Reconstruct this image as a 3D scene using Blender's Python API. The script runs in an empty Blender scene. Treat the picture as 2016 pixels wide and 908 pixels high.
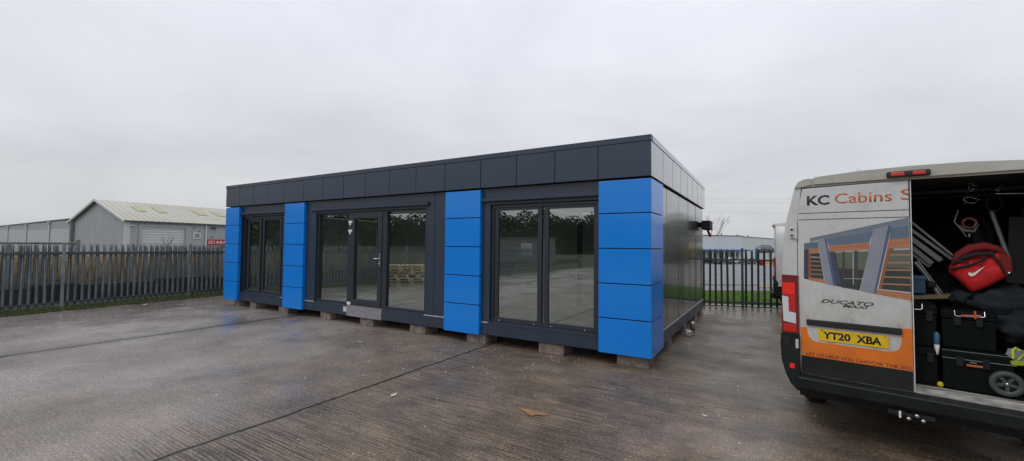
import bpy, bmesh, math, random
from mathutils import Vector, Matrix
R = math.radians
random.seed(7)
S = bpy.context.scene
COL = S.collection

# ------------------------------------------------------------------ helpers
def tag(o, label=None, cat=None, group=None, kind=None):
    if label: o['label'] = label
    if cat: o['category'] = cat
    if group: o['group'] = group
    if kind: o['kind'] = kind
    return o

def empty(name, loc=(0, 0, 0), rz=0.0, label=None, cat=None, group=None, parent=None):
    o = bpy.data.objects.new(name, None); COL.objects.link(o)
    o.location = loc; o.rotation_euler = (0, 0, rz); o.empty_display_size = .2
    if parent: o.parent = parent
    return tag(o, label, cat, group)

class MB:
    """collects shapes; build() links them as one mesh object"""
    def __init__(s): s.v = []; s.f = []; s.mi = []; s.sm = []
    def add(s, vs, fs, mi=0, smooth=False):
        n = len(s.v); s.v += [tuple(q) for q in vs]
        for f in fs: s.f.append(tuple(n + i for i in f)); s.mi.append(mi); s.sm.append(smooth)
        return s
    def box(s, x0, x1, y0, y1, z0, z1, b=0.0, mi=0, M=None):
        if x0 > x1: x0, x1 = x1, x0
        if y0 > y1: y0, y1 = y1, y0
        if z0 > z1: z0, z1 = z1, z0
        b = min(b, (x1-x0)*.45, (y1-y0)*.45, (z1-z0)*.45)
        if b <= 0:
            vs = [(x, y, z) for z in (z0, z1) for x, y in ((x0, y0), (x1, y0), (x1, y1), (x0, y1))]
            fs = [(3, 2, 1, 0), (4, 5, 6, 7), (0, 1, 5, 4), (1, 2, 6, 5), (2, 3, 7, 6), (3, 0, 4, 7)]
        else:
            bm = bmesh.new(); bmesh.ops.create_cube(bm, size=1)
            for v in bm.verts:
                v.co = Vector(((x0+x1)/2 + v.co.x*(x1-x0), (y0+y1)/2 + v.co.y*(y1-y0), (z0+z1)/2 + v.co.z*(z1-z0)))
            bmesh.ops.bevel(bm, geom=bm.edges[:], offset=b, segments=2, affect='EDGES', profile=.6)
            bm.verts.index_update()
            vs = [v.co.copy() for v in bm.verts]; fs = [[v.index for v in f.verts] for f in bm.faces]; bm.free()
        if M: vs = [M @ Vector(q) for q in vs]
        return s.add(vs, fs, mi)
    def prism(s, pts, a0, a1, axis='y', mi=0):
        """polygon pts extruded between a0 and a1 along axis; pts are the two other coordinates in order"""
        def P(p, a):
            return {'y': (p[0], a, p[1]), 'x': (a, p[0], p[1]), 'z': (p[0], p[1], a)}[axis]
        n = len(pts); area = sum(pts[i][0]*pts[(i+1) % n][1]-pts[(i+1) % n][0]*pts[i][1] for i in range(n))
        if (area > 0) == (axis == 'y'): pts = pts[::-1]
        vs = [P(p, a0) for p in pts] + [P(p, a1) for p in pts]
        sgn = (a1 > a0)
        A = tuple(range(n)); B = tuple(range(2*n-1, n-1, -1))
        fs = [A, B] + [((i+1) % n, i, n+i, n+(i+1) % n) for i in range(n)]
        if axis in ('x', 'z', 'y') and sgn: fs = [tuple(reversed(f)) for f in fs]
        return s.add(vs, fs, mi)
    def tube(s, path, r, n=8, mi=0, cap=True, smooth=True):
        path = [Vector(p) for p in path]; rs = r if isinstance(r, (list, tuple)) else [r]*len(path)
        base = len(s.v); rings = []; prev = None
        for i, p in enumerate(path):
            d = (path[min(i+1, len(path)-1)] - path[max(i-1, 0)]).normalized()
            if prev is None:
                u = d.cross(Vector((0, 0, 1)));
                if u.length < .05: u = d.cross(Vector((1, 0, 0)))
            else: u = prev - d*prev.dot(d)
            u.normalize(); prev = u; w = d.cross(u)
            rings.append([p + (u*math.cos(2*math.pi*k/n) + w*math.sin(2*math.pi*k/n))*rs[i] for k in range(n)])
        vs = [v for g in rings for v in g]; fs = []
        for i in range(len(rings)-1):
            for k in range(n):
                a = i*n+k; b = i*n+(k+1) % n; fs.append((a, b, b+n, a+n))
        s.add(vs, fs, mi, smooth)
        if cap:
            s.add(rings[0], [tuple(range(n))[::-1]], mi); s.add(rings[-1], [tuple(range(n))], mi)
        return s
    def lathe(s, prof, c=(0, 0, 0), axis='z', n=24, mi=0, smooth=True):
        """prof: (radius, height) pairs"""
        vs = []
        for r, h in prof:
            for k in range(n):
                a = 2*math.pi*k/n; q = (r*math.cos(a), r*math.sin(a), h)
                if axis == 'y': q = (q[0], q[2], q[1])
                if axis == 'x': q = (q[2], q[0], q[1])
                vs.append((q[0]+c[0], q[1]+c[1], q[2]+c[2]))
        fs = [(i*n+k, i*n+(k+1) % n, (i+1)*n+(k+1) % n, (i+1)*n+k) for i in range(len(prof)-1) for k in range(n)]
        return s.add(vs, fs, mi, smooth)
    def build(s, name, mats, parent=None, loc=None, rz=0.0, fix=True):
        me = bpy.data.meshes.new(name); me.from_pydata(s.v, [], s.f)
        for m in (mats if isinstance(mats, (list, tuple)) else [mats]): me.materials.append(m)
        me.polygons.foreach_set('material_index', s.mi); me.polygons.foreach_set('use_smooth', s.sm)
        if fix:
            bm = bmesh.new(); bm.from_mesh(me); bmesh.ops.recalc_face_normals(bm, faces=bm.faces[:]); bm.to_mesh(me); bm.free()
        me.update()
        o = bpy.data.objects.new(name, me); COL.objects.link(o)
        if parent: o.parent = parent
        if loc is not None: o.location = loc
        o.rotation_euler = (0, 0, rz)
        return o

def copy_tree(o, parent=None):
    c = o.copy(); COL.objects.link(c); c.parent = parent
    for ch in list(o.children): copy_tree(ch, c)
    return c

# ------------------------------------------------------------------ materials
def newmat(name):
    m = bpy.data.materials.new(name); m.use_nodes = True
    return m, m.node_tree.nodes, m.node_tree.links
def ramp(N, L, src, stops):
    r = N.new('ShaderNodeValToRGB'); L.new(src, r.inputs[0])
    e = r.color_ramp.elements
    while len(e) < len(stops): e.new(.5)
    for i, (p, c) in enumerate(stops):
        e[i].position = p; e[i].color = (c if isinstance(c, (tuple, list)) else (c, c, c)) + ((1,) if not isinstance(c, (tuple, list)) or len(c) == 3 else ())
    return r
def pbr(name, col, rough=.5, metal=0., var=.0, vscale=6., bump=0., bscale=60., coat=0., spec=.5, col2=None, rvar=0., stretch=(1, 1, 1), detail=5.):
    m, N, L = newmat(name); b = N['Principled BSDF']
    b.inputs['Base Color'].default_value = (*col, 1); b.inputs['Roughness'].default_value = rough
    b.inputs['Metallic'].default_value = metal; b.inputs['Coat Weight'].default_value = coat
    b.inputs['Coat Roughness'].default_value = .08; b.inputs['Specular IOR Level'].default_value = spec
    if var or bump or col2 or rvar:
        tc = N.new('ShaderNodeNewGeometry'); mp = N.new('ShaderNodeMapping'); mp.inputs['Scale'].default_value = stretch
        L.new(tc.outputs['Position'], mp.inputs[0])
        n = N.new('ShaderNodeTexNoise'); n.inputs['Scale'].default_value = vscale; n.inputs['Detail'].default_value = detail
        n.inputs['Roughness'].default_value = .62; L.new(mp.outputs[0], n.inputs['Vector'])
        c2 = col2 if col2 else tuple(c*(1-var) for c in col); c1 = col if col2 else tuple(min(1, c*(1+var)) for c in col)
        r = ramp(N, L, n.outputs['Fac'], [(.32, c2), (.68, c1)]); L.new(r.outputs[0], b.inputs['Base Color'])
        if rvar:
            rr = ramp(N, L, n.outputs['Fac'], [(.3, max(.02, rough-rvar)), (.7, min(1, rough+rvar))]); L.new(rr.outputs[0], b.inputs['Roughness'])
        if bump:
            n2 = N.new('ShaderNodeTexNoise'); n2.inputs['Scale'].default_value = bscale; n2.inputs['Detail'].default_value = 4
            L.new(mp.outputs[0], n2.inputs['Vector']); bu = N.new('ShaderNodeBump'); bu.inputs['Strength'].default_value = bump
            bu.inputs['Distance'].default_value = .02; L.new(n2.outputs['Fac'], bu.inputs['Height']); L.new(bu.outputs[0], b.inputs['Normal'])
    return m

M = {}
M['char'] = pbr('charcoal_paint', (.029, .043, .068), .34, var=.07, vscale=1.3, spec=.5, rvar=.05)
M['char_gloss'] = pbr('charcoal_gloss_panel', (.030, .034, .038), .22, coat=.9, bump=.02, bscale=2.2, spec=.6)
M['fascia'] = pbr('charcoal_fascia', (.031, .047, .075), .38, var=.08, vscale=1.5, rvar=.05)
M['fascia_side'] = pbr('charcoal_fascia_side', (.05, .056, .066), .2, coat=1., bump=.02, bscale=2.0, spec=1.)
M['frame'] = pbr('anthracite_frame', (.026, .033, .044), .33)
M['blue'] = pbr('blue_panel', (.0, .215, .74), .33, coat=.4, bump=.012, bscale=2.5, spec=.35)
M['black'] = pbr('matt_black', (.006, .006, .007), .7)
M['rubber'] = pbr('rubber', (.012, .012, .013), .6)
M['trim'] = pbr('light_trim', (.55, .56, .57), .4)
M['steel'] = pbr('brushed_steel', (.55, .56, .58), .3, metal=.9)
M['white_in'] = pbr('interior_white', (.78, .79, .76), .6)
M['vinyl'] = pbr('interior_vinyl', (.46, .49, .43), .4, var=.1, vscale=3)
M['plywood'] = pbr('weathered_plywood', (.30, .29, .31), .75, col2=(.17, .165, .18), vscale=4, stretch=(1.2, 1, 9), detail=7)
M['block'] = pbr('concrete_block', (.30, .245, .215), .9, col2=(.10, .078, .065), vscale=9, bump=.6, bscale=70, detail=8)
M['galv'] = pbr('galvanised_pale', (.25, .30, .33), .55, metal=.1, col2=(.12, .15, .165), vscale=5, rvar=.1, stretch=(1, 1, .5))
M['galv2'] = pbr('weathered_galvanised', (.16, .175, .17), .6, metal=.15, var=.25, vscale=3)
M['dkfence'] = pbr('dark_green_paint_and_shaded_rail', (.050, .064, .066), .5, var=.2, vscale=5)  # right fence paint; on left rails its dark colour stands for shade and wet
M['grey_clad'] = pbr('grey_cladding', (.38, .395, .41), .55, var=.05, vscale=.6)
M['grey_clad2'] = pbr('pale_grey_cladding', (.42, .43, .43), .55, var=.05, vscale=.6)
M['roof_sheet'] = pbr('lichen_roof_sheet', (.56, .55, .48), .7, col2=(.47, .455, .37), vscale=.12, detail=3)
M['skylight'] = pbr('yellowed_rooflight', (.44, .41, .25), .5, var=.1)
M['shutter'] = pbr('shutter_white', (.56, .57, .55), .5, var=.04)
M['offwhite'] = pbr('off_white_trim', (.6, .61, .6), .5)
M['gutter'] = pbr('dark_gutter', (.10, .11, .10), .6)
M['green_trim'] = pbr('dull_green_trim', (.17, .20, .17), .6)
M['sign_white'] = pbr('sign_white', (.75, .75, .75), .5)
M['sign_red'] = pbr('sign_red', (.50, .02, .025), .5)
M['sign_black'] = pbr('sign_black', (.01, .01, .012), .5)
M['soil'] = pbr('dark_soil', (.06, .055, .035), .95, col2=(.03, .045, .015), vscale=2.5, bump=.5, bscale=20)
M['grass_base'] = pbr('grass_ground', (.07, .14, .025), .95, col2=(.04, .09, .015), vscale=3, bump=.4, bscale=40)
M['grass'] = pbr('grass_blade', (.17, .30, .04), .8, col2=(.10, .19, .03), vscale=2.5)
M['moss'] = pbr('moss_blade', (.10, .12, .03), .9, col2=(.05, .065, .02), vscale=3)
M['reed'] = pbr('dry_reed', (.40, .30, .18), .9, col2=(.20, .145, .085), vscale=2.0)
M['darkwall'] = pbr('mossy_dark_wall', (.040, .045, .036), .9, col2=(.015, .018, .014), vscale=2.2, bump=.5, bscale=25)
M['tree_dark'] = pbr('dark_foliage', (.085, .095, .062), .9, col2=(.038, .046, .032), vscale=.35)
M['tree_yellow'] = pbr('yellow_foliage', (.26, .17, .03), .9, col2=(.12, .10, .03), vscale=.8)
M['bark'] = pbr('bark', (.09, .07, .055), .9)
M['twig'] = pbr('twig', (.13, .095, .075), .9)
M['bldg_white'] = pbr('white_sheet_cladding', (.66, .68, .68), .5, var=.04, vscale=.2)
M['canopy_blue'] = pbr('blue_canopy', (.03, .16, .36), .5)
M['yellow'] = pbr('yellow_paint', (.62, .42, .03), .5)
M['timber'] = pbr('pallet_timber', (.70, .58, .38), .8, col2=(.50, .40, .25), vscale=5, stretch=(1, 1, 6))
M['card'] = pbr('wet_cardboard', (.30, .155, .08), .8, var=.2, vscale=20)
M['scrap'] = pbr('white_scrap', (.55, .53, .48), .8, var=.2, vscale=30)
M['path'] = pbr('pale_concrete_path', (.34, .33, .30), .8, var=.15, vscale=4)
M['red_paint'] = pbr('red_paint', (.42, .02, .015), .35)
M['dark_win'] = pbr('dark_window', (.015, .02, .022), .08, spec=.6)
M['mug'] = pbr('mug_white', (.75, .75, .73), .25)
M['flask'] = pbr('brown_metal', (.10, .06, .04), .35, metal=.5)

# glass: partly mirror, partly clear
def glass_mat(name, tint, boost, ior=1.5, base=.04):
    m, N, L = newmat(name); N.remove(N['Principled BSDF']); out = N['Material Output']
    t = N.new('ShaderNodeBsdfTransparent'); t.inputs[0].default_value = (*tint, 1)
    g = N.new('ShaderNodeBsdfGlossy'); g.inputs['Roughness'].default_value = .0; g.inputs[0].default_value = (.95, 1, .97, 1)
    f = N.new('ShaderNodeFresnel'); f.inputs[0].default_value = ior
    mm = N.new('ShaderNodeMath'); mm.operation = 'MULTIPLY_ADD'; mm.inputs[1].default_value = boost; mm.inputs[2].default_value = base; mm.use_clamp = True
    L.new(f.outputs[0], mm.inputs[0]); gm = N.new('ShaderNodeNewGeometry'); iv = N.new('ShaderNodeMath'); iv.operation = 'SUBTRACT'; iv.inputs[0].default_value = 1; L.new(gm.outputs['Backfacing'], iv.inputs[1])
    m3 = N.new('ShaderNodeMath'); m3.operation = 'MULTIPLY'; L.new(mm.outputs[0], m3.inputs[0]); L.new(iv.outputs[0], m3.inputs[1]); mm = m3; x = N.new('ShaderNodeMixShader')
    L.new(mm.outputs[0], x.inputs[0]); L.new(t.outputs[0], x.inputs[1]); L.new(g.outputs[0], x.inputs[2]); L.new(x.outputs[0], out.inputs[0])
    return m
M['glass'] = glass_mat('double_glazing', (.66, .71, .685), 2.3, 1.5, .24)

# painted van body: dirty white
def van_paint():
    m, N, L = newmat('dirty_white_paint'); b = N['Principled BSDF']
    tc = N.new('ShaderNodeTexCoord')
    n = N.new('ShaderNodeTexNoise'); n.inputs['Scale'].default_value = 3.2; n.inputs['Detail'].default_value = 9; n.inputs['Roughness'].default_value = .68
    n2 = N.new('ShaderNodeTexNoise'); n2.inputs['Scale'].default_value = 26; n2.inputs['Detail'].default_value = 6
    mp = N.new('ShaderNodeMapping'); mp.inputs['Scale'].default_value = (1, 1, .35); L.new(tc.outputs['Object'], mp.inputs[0]); L.new(mp.outputs[0], n2.inputs['Vector'])
    L.new(tc.outputs['Object'], n.inputs['Vector'])
    sp = N.new('ShaderNodeSeparateXYZ'); L.new(tc.outputs['Object'], sp.inputs[0])
    low = N.new('ShaderNodeMapRange'); low.inputs[1].default_value = 1.9; low.inputs[2].default_value = .7; low.inputs[3].default_value = 0; low.inputs[4].default_value = .30; L.new(sp.outputs['Z'], low.inputs[0])
    a = N.new('ShaderNodeMath'); a.operation = 'ADD'; L.new(n.outputs['Fac'], a.inputs[0]); L.new(low.outputs[0], a.inputs[1])
    a2 = N.new('ShaderNodeMath'); a2.operation = 'MULTIPLY_ADD'; a2.inputs[1].default_value = .35; L.new(n2.outputs['Fac'], a2.inputs[0]); L.new(a.outputs[0], a2.inputs[2])
    r = ramp(N, L, a2.outputs[0], [(.66, (.60, .61, .605)), (.95, (.48, .475, .44)), (1.0, (.36, .34, .30))]); L.new(r.outputs[0], b.inputs['Base Color'])
    rr = ramp(N, L, a2.outputs[0], [(.6, .22), (.95, .5)]); L.new(rr.outputs[0], b.inputs['Roughness'])
    b.inputs['Coat Weight'].default_value = .2
    return m
M['van'] = van_paint()
M['van_roof'] = pbr('grimy_roof_paint', (.50, .50, .45), .55, col2=(.36, .36, .30), vscale=2.5, detail=9)
M['plastic'] = pbr('bumper_plastic', (.009, .012, .013), .55, spec=.3, var=.3, vscale=5, bump=.1, bscale=200, rvar=.12)
M['door_black'] = pbr('lower_door_black', (.008, .010, .010), .42, var=.4, vscale=4, rvar=.12)
M['orange'] = pbr('orange_vinyl', (.80, .20, .018), .4, col2=(.62, .14, .014), vscale=4, detail=8)
M['orange_txt'] = pbr('orange_lettering', (.58, .13, .035), .4)
M['navy_txt'] = pbr('navy_lettering', (.02, .025, .045), .4)
M['fade_txt'] = pbr('faded_lettering', (.24, .055, .018), .5, var=.3, vscale=20)
M['plate'] = pbr('plate_yellow', (.75, .50, .015), .35, var=.1, vscale=12)
M['chrome'] = pbr('chrome', (.7, .7, .7), .15, metal=1)
M['badge_dk'] = pbr('badge_dark', (.05, .05, .055), .3)
M['lamp_red'] = pbr('lamp_red', (.55, .008, .006), .12, coat=.6)
M['lamp_bright'] = pbr('lamp_bright_red', (.90, .018, .010), .15, coat=.5)
M['lamp_dk'] = pbr('lamp_dark_red', (.16, .006, .006), .12, coat=.6)
M['lamp_clear'] = pbr('lamp_clear', (.66, .66, .68), .15, coat=.6)
M['cargo_dark'] = pbr('cargo_dark_lining', (.030, .034, .030), .8, var=.4, vscale=4)
M['cargo_panel'] = pbr('cargo_grey_panel', (.085, .095, .09), .7, var=.3, vscale=5)
M['bag_dark'] = pbr('bag_dark_red', (.20, .008, .010), .8, var=.2, vscale=14)
M['worn_floor'] = pbr('worn_painted_sill', (.62, .61, .57), .6, col2=(.10, .09, .07), vscale=7, detail=9, stretch=(.5, 2, 2))
M['box_black'] = pbr('toolbox_black', (.004, .006, .006), .6, bump=.05, bscale=150, spec=.13)
M['box_orange'] = pbr('latch_orange', (.52, .12, .03), .45)
M['bag_red'] = pbr('bag_red_fabric', (.58, .012, .014), .75, var=.12, vscale=14, bump=.15, bscale=30)
M['strap'] = pbr('black_webbing', (.012, .010, .011), .8)
M['logo_white'] = pbr('logo_white', (.8, .78, .78), .5)
M['jacket'] = pbr('dark_jacket', (.006, .009, .013), .9, col2=(.014, .020, .028), vscale=5)
M['alu'] = pbr('dull_aluminium', (.36, .37, .37), .4, metal=.6)
M['shoe_grey'] = pbr('shoe_grey', (.30, .30, .30), .7); M['lime'] = pbr('shoe_lime', (.45, .60, .05), .6)
M['plank'] = pbr('plank_wood', (.26, .20, .12), .7, var=.2, vscale=8)
M['bottle_blue'] = pbr('bottle_blue', (.04, .12, .2), .3)
M['wheel_grey'] = pbr('wheel_grey', (.06, .07, .07), .5)
for k, c in dict(g_band=(.17, .205, .25), g_blue=(.115, .16, .22), g_dkblue=(.055, .07, .13), g_col=(.26, .28, .33), g_col2=(.09, .11, .20), g_wood=(.42, .185, .095), g_wood2=(.30, .11, .055), g_glass=(.040, .048, .042), g_glass2=(.12, .135, .10), g_frame=(.05, .055, .06), g_pale=(.42, .43, .42), g_slat=(.40, .20, .11), g_left=(.06, .055, .075)).items():
    M[k] = pbr('print_' + k[2:], c, .4, var=.08, vscale=9)

# concrete yard
def concrete_mat():
    m, N, L = newmat('wet_brushed_concrete'); b = N['Principled BSDF']
    def math_(op, a, b_=None, c=None, clamp=False):
        n = N.new('ShaderNodeMath'); n.operation = op; n.use_clamp = clamp
        for i, q in enumerate((a, b_, c)):
            if q is None: continue
            if isinstance(q, (int, float)): n.inputs[i].default_value = q
            else: L.new(q, n.inputs[i])
        return n.outputs[0]
    def noise(scale, det=5, rough=.6, st=(1, 1, 1), off=(0, 0, 0), dist=0):
        mp = N.new('ShaderNodeMapping'); mp.inputs['Scale'].default_value = st; mp.inputs['Location'].default_value = off
        L.new(g.outputs['Position'], mp.inputs[0]); n = N.new('ShaderNodeTexNoise'); n.inputs['Scale'].default_value = scale
        n.inputs['Detail'].default_value = det; n.inputs['Roughness'].default_value = rough; n.inputs['Distortion'].default_value = dist
        L.new(mp.outputs[0], n.inputs['Vector']); return n.outputs['Fac']
    def mr(v, a, b_, c=0, d=1):
        n = N.new('ShaderNodeMapRange'); n.interpolation_type = 'SMOOTHSTEP'; L.new(v, n.inputs[0])
        for i, q in enumerate((a, b_, c, d)): n.inputs[i+1].default_value = q
        return n.outputs[0]
    def mix(fac, a, b_):
        n = N.new('ShaderNodeMix'); n.data_type = 'RGBA'
        if isinstance(fac, (int, float)): n.inputs[0].default_value = fac
        else: L.new(fac, n.inputs[0])
        for i, q in ((6, a), (7, b_)):
            if isinstance(q, tuple): n.inputs[i].default_value = (*q, 1)
            else: L.new(q, n.inputs[i])
        return n.outputs[2]
    g = N.new('ShaderNodeNewGeometry'); sp = N.new('ShaderNodeSeparateXYZ'); L.new(g.outputs['Position'], sp.inputs[0])
    X, Y = sp.outputs['X'], sp.outputs['Y']
    big = noise(.35, 6, .6); mid = noise(1.6, 7, .65, off=(3, 7, 0)); fine = noise(34, 6, .7); streak = noise(5, 6, .65, st=(.35, 2.6, 1), off=(9, 1, 0))
    # brushed ridges run along X
    wob = math_('MULTIPLY_ADD', noise(1.1, 3, .5, off=(2, 2, 0)), .07, Y)
    wob2 = math_('MULTIPLY_ADD', X, .03, wob)
    ph = math_('MULTIPLY', wob2, 2*math.pi/.036)
    ridge = math_('MULTIPLY_ADD', math_('SINE', ph), .5, .5)
    tine = noise(1, 4, .65, st=(1.3, 42, 1), dist=.15)           # irregular long scratches
    ridge = math_('MULTIPLY_ADD', ridge, .34, math_('MULTIPLY_ADD', tine, 2.3, -.75))
    # ridges strong in the right slab and in patches
    right = mr(X, -4.6, -2.2)
    rid_amt = math_('MULTIPLY', mr(noise(.55, 4, .6, off=(5, 0, 0)), .34, .60, .3, 1.), math_('MULTIPLY_ADD', right, .75, .25))
    # colours
    c1 = mix(mr(big, .35, .65), (.190, .162, .142), (.360, .325, .298))
    brown = math_('MULTIPLY', mr(math_('MULTIPLY_ADD', mid, 3., X), -6.5, 1.6), .92)
    c2 = mix(mr(mid, .3, .7), (.088, .058, .037), (.315, .228, .150))
    c = mix(brown, c1, c2)
    c = mix(math_('MULTIPLY', mr(streak, .48, .75), .35), c, (.27, .235, .19))
    dark = mr(noise(.62, 5, .62, off=(1.5, 4, 0)), .50, .72)
    c = mix(math_('MULTIPLY', dark, .55), c, (.050, .041, .034))
    # tan drying streaks beside the cabin's right side
    tan = math_('MULTIPLY', math_('MULTIPLY', mr(X, -1.5, .5), mr(Y, -1.6, .6)), mr(noise(2.2, 5, .6, st=(.3, 2.2, 1), off=(4, 4, 0)), .40, .70))
    c = mix(math_('MULTIPLY', tan, .7), c, (.30, .245, .165))
    gv = math_('MULTIPLY', math_('SUBTRACT', 1.0, mr(ridge, .25, .80)), rid_amt)
    c = mix(math_('MULTIPLY', gv, .92, clamp=True), c, (.035, .026, .018))
    pit = mr(noise(75, 3, .6), .60, .72)
    c = mix(math_('MULTIPLY', pit, .5), c, (.05, .045, .04))
    grit = mr(noise(14, 5, .75, off=(6, 6, 0)), .50, .66)
    c = mix(math_('MULTIPLY', grit, .42), c, (.060, .047, .036))
    c = mix(math_('MULTIPLY', mr(fine, .54, .70), .55), c, (.42, .375, .32))
    gr = mr(noise(48, 5, .8, off=(8, 2, 0)), .34, .66, .42, 1.58)
    sc_ = N.new('ShaderNodeVectorMath'); sc_.operation = 'SCALE'; L.new(c, sc_.inputs[0]); L.new(gr, sc_.inputs['Scale']); c = sc_.outputs[0]
    # pale specks
    vo = N.new('ShaderNodeTexVoronoi'); vo.inputs['Scale'].default_value = 3.4; L.new(g.outputs['Position'], vo.inputs['Vector'])
    wn = N.new('ShaderNodeTexWhiteNoise'); L.new(vo.outputs['Position'], wn.inputs[0])
    sz = mr(wn.outputs['Value'], .80, 1., 0, .05)
    speck = math_('LESS_THAN', math_('ADD', vo.outputs['Distance'], math_('MULTIPLY', fine, .03)), math_('ADD', sz, .012))
    speck = math_('MULTIPLY', speck, math_('GREATER_THAN', wn.outputs['Value'], .86))
    c = mix(math_('MULTIPLY', speck, .75), c, (.50, .47, .40))
    # moss/green dirt near the left verge, joints
    def joint(x0, w, wa=.03):
        xx = math_('ADD', X, math_('MULTIPLY_ADD', noise(1.4, 4, .6), wa*2, -wa)); xx = math_('ADD', xx, math_('MULTIPLY_ADD', noise(12, 4, .7), .024, -.012))
        d = math_('ABSOLUTE', math_('SUBTRACT', xx, x0)); return d
    j1, j2, j3 = joint(-2.97, .01, .05), joint(-9.0, .02, .06), joint(9.2, .01)
    jm = math_('MAXIMUM', math_('MAXIMUM', mr(j1, .027, .014), mr(j2, .07, .02, 0, .85)), mr(j3, .020, .010))
    halo = math_('MAXIMUM', mr(j1, .09, .01), mr(j2, .5, .03))
    c = mix(math_('MULTIPLY', halo, .30), c, (.085, .07, .055))
    edge = mr(j1, .060, .032); c = mix(math_('MULTIPLY', math_('MULTIPLY', edge, mr(noise(6, 4, .6, off=(3, 3, 0)), .42, .6)), .45), c, (.30, .25, .20))
    c = mix(jm, c, (.010, .008, .006))
    L.new(c, b.inputs['Base Color'])
    # wetness
    wet = mr(noise(.42, 5, .62, off=(7, 3, 0)), .40, .60)
    left = mr(X, -6.5, -12.5)
    back = mr(Y, 4.5, 8.5)
    w = math_('MAXIMUM', wet, math_('MULTIPLY', math_('MAXIMUM', left, back), mr(mid, .25, .6, .3, 1)))
    near_j2 = mr(j2, 1.2, .1); w = math_('MAXIMUM', w, math_('MULTIPLY', near_j2, mr(mid, .35, .6)))
    puddle = math_('MULTIPLY', mr(X, -11.6, -13.6), mr(mid, .28, .45))
    ro = math_('SUBTRACT', .54, math_('MULTIPLY', w, .38)); ro = math_('MULTIPLY_ADD', fine, .16, math_('SUBTRACT', ro, .08))
    ro = math_('MULTIPLY', ro, math_('SUBTRACT', 1.0, math_('MULTIPLY', puddle, .80)))
    L.new(ro, b.inputs['Roughness']); b.inputs['Specular IOR Level'].default_value = .5
    h = math_('ADD', math_('MULTIPLY', math_('MULTIPLY', ridge, rid_amt), .55), math_('MULTIPLY', fine, .55))
    h = math_('ADD', h, math_('MULTIPLY', noise(7, 4, .6), .5))
    h = math_('MULTIPLY', h, math_('SUBTRACT', 1.0, math_('MULTIPLY', w, .70)))
    h = math_('SUBTRACT', h, math_('MULTIPLY', jm, 1.5))
    h = math_('MULTIPLY', h, math_('SUBTRACT', 1.0, math_('MULTIPLY', puddle, .93)))
    bu = N.new('ShaderNodeBump'); bu.inputs['Strength'].default_value = 1.; bu.inputs['Distance'].default_value = .022
    L.new(h, bu.inputs['Height']); L.new(bu.outputs[0], b.inputs['Normal'])
    return m
M['concrete'] = concrete_mat()
M['tarmac'] = pbr('wet_tarmac', (.13, .135, .145), .42, col2=(.085, .09, .10), vscale=.5, bump=.15, bscale=30, rvar=.15)

# ------------------------------------------------------------------ text
FT = {}
def text(body, x0, z0, w, h, y, mat, parent, name, bold=0., shear=0., depth=.001, cutx=None, M4=None):
    """flat lettering standing in the xz plane, facing -y; h is the height of its own bounding box"""
    cu = bpy.data.curves.new(name, 'FONT'); cu.body = body; cu.offset = bold; cu.shear = shear; cu.extrude = 0; cu.resolution_u = 3
    ob = bpy.data.objects.new('tmp', cu); COL.objects.link(ob)
    bpy.context.view_layer.update(); dg = bpy.context.evaluated_depsgraph_get()
    me = bpy.data.meshes.new_from_object(ob.evaluated_get(dg)); bpy.data.objects.remove(ob)
    xs = [v.co.x for v in me.vertices]; ys = [v.co.y for v in me.vertices]
    a, b_, c, d = min(xs), max(xs), min(ys), max(ys)
    for v in me.vertices:
        v.co = Vector((x0 + (v.co.x-a)/(b_-a)*w, y, z0 + (v.co.y-c)/(d-c)*h))
    bm = bmesh.new(); bm.from_mesh(me)
    if cutx is not None:
        bmesh.ops.bisect_plane(bm, geom=bm.verts[:]+bm.edges[:]+bm.faces[:], plane_co=(cutx, 0, 0), plane_no=(1, 0, 0), clear_outer=True)
    r = bmesh.ops.extrude_face_region(bm, geom=bm.faces[:])
    for v in [e for e in r['geom'] if isinstance(e, bmesh.types.BMVert)]: v.co.y -= depth
    bmesh.ops.recalc_face_normals(bm, faces=bm.faces[:]); bm.to_mesh(me); bm.free()
    if M4: me.transform(M4)
    me.materials.clear(); me.materials.append(mat)
    o = bpy.data.objects.new(name, me); COL.objects.link(o); o.parent = parent
    return o

# ------------------------------------------------------------------ camera
F_PX, YAW, PITCH, ROLL = 840.29, .5397123, .0359995, .0100729
CAM = Vector((1.5059, -6.5872, 1.85))
fw = Vector((-math.sin(YAW)*math.cos(PITCH), math.cos(YAW)*math.cos(PITCH), math.sin(PITCH)))
rr = Vector((math.cos(YAW), math.sin(YAW), 0)); uu = rr.cross(fw)
r2 = rr*math.cos(ROLL) + uu*math.sin(ROLL); u2 = uu*math.cos(ROLL) - rr*math.sin(ROLL)
cd = bpy.data.cameras.new('camera'); cam = bpy.data.objects.new('camera', cd); COL.objects.link(cam)
mw = Matrix.Identity(4)
for i in range(3): mw[i][0] = r2[i]; mw[i][1] = u2[i]; mw[i][2] = -fw[i]; mw[i][3] = CAM[i]
cam.matrix_world = mw
cd.sensor_fit = 'HORIZONTAL'; cd.sensor_width = 36; cd.lens = 36*F_PX/2016; cd.clip_end = 6000; cd.clip_start = .05
S.camera = cam

# ------------------------------------------------------------------ world and sun
SUN_EL, SUN_AZ = R(48), R(205)      # azimuth clockwise from +Y
w = bpy.data.worlds.new('World'); S.world = w; w.use_nodes = True
N, L = w.node_tree.nodes, w.node_tree.links
bg = N['Background']; sky = N.new('ShaderNodeTexSky'); sky.sky_type = 'NISHITA'; sky.sun_disc = False
sky.sun_elevation = SUN_EL; sky.sun_rotation = SUN_AZ; sky.air_density = 1.5; sky.dust_density = 4
tc = N.new('ShaderNodeTexCoord'); sp = N.new('ShaderNodeSeparateXYZ'); L.new(tc.outputs['Generated'], sp.inputs[0])
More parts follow.
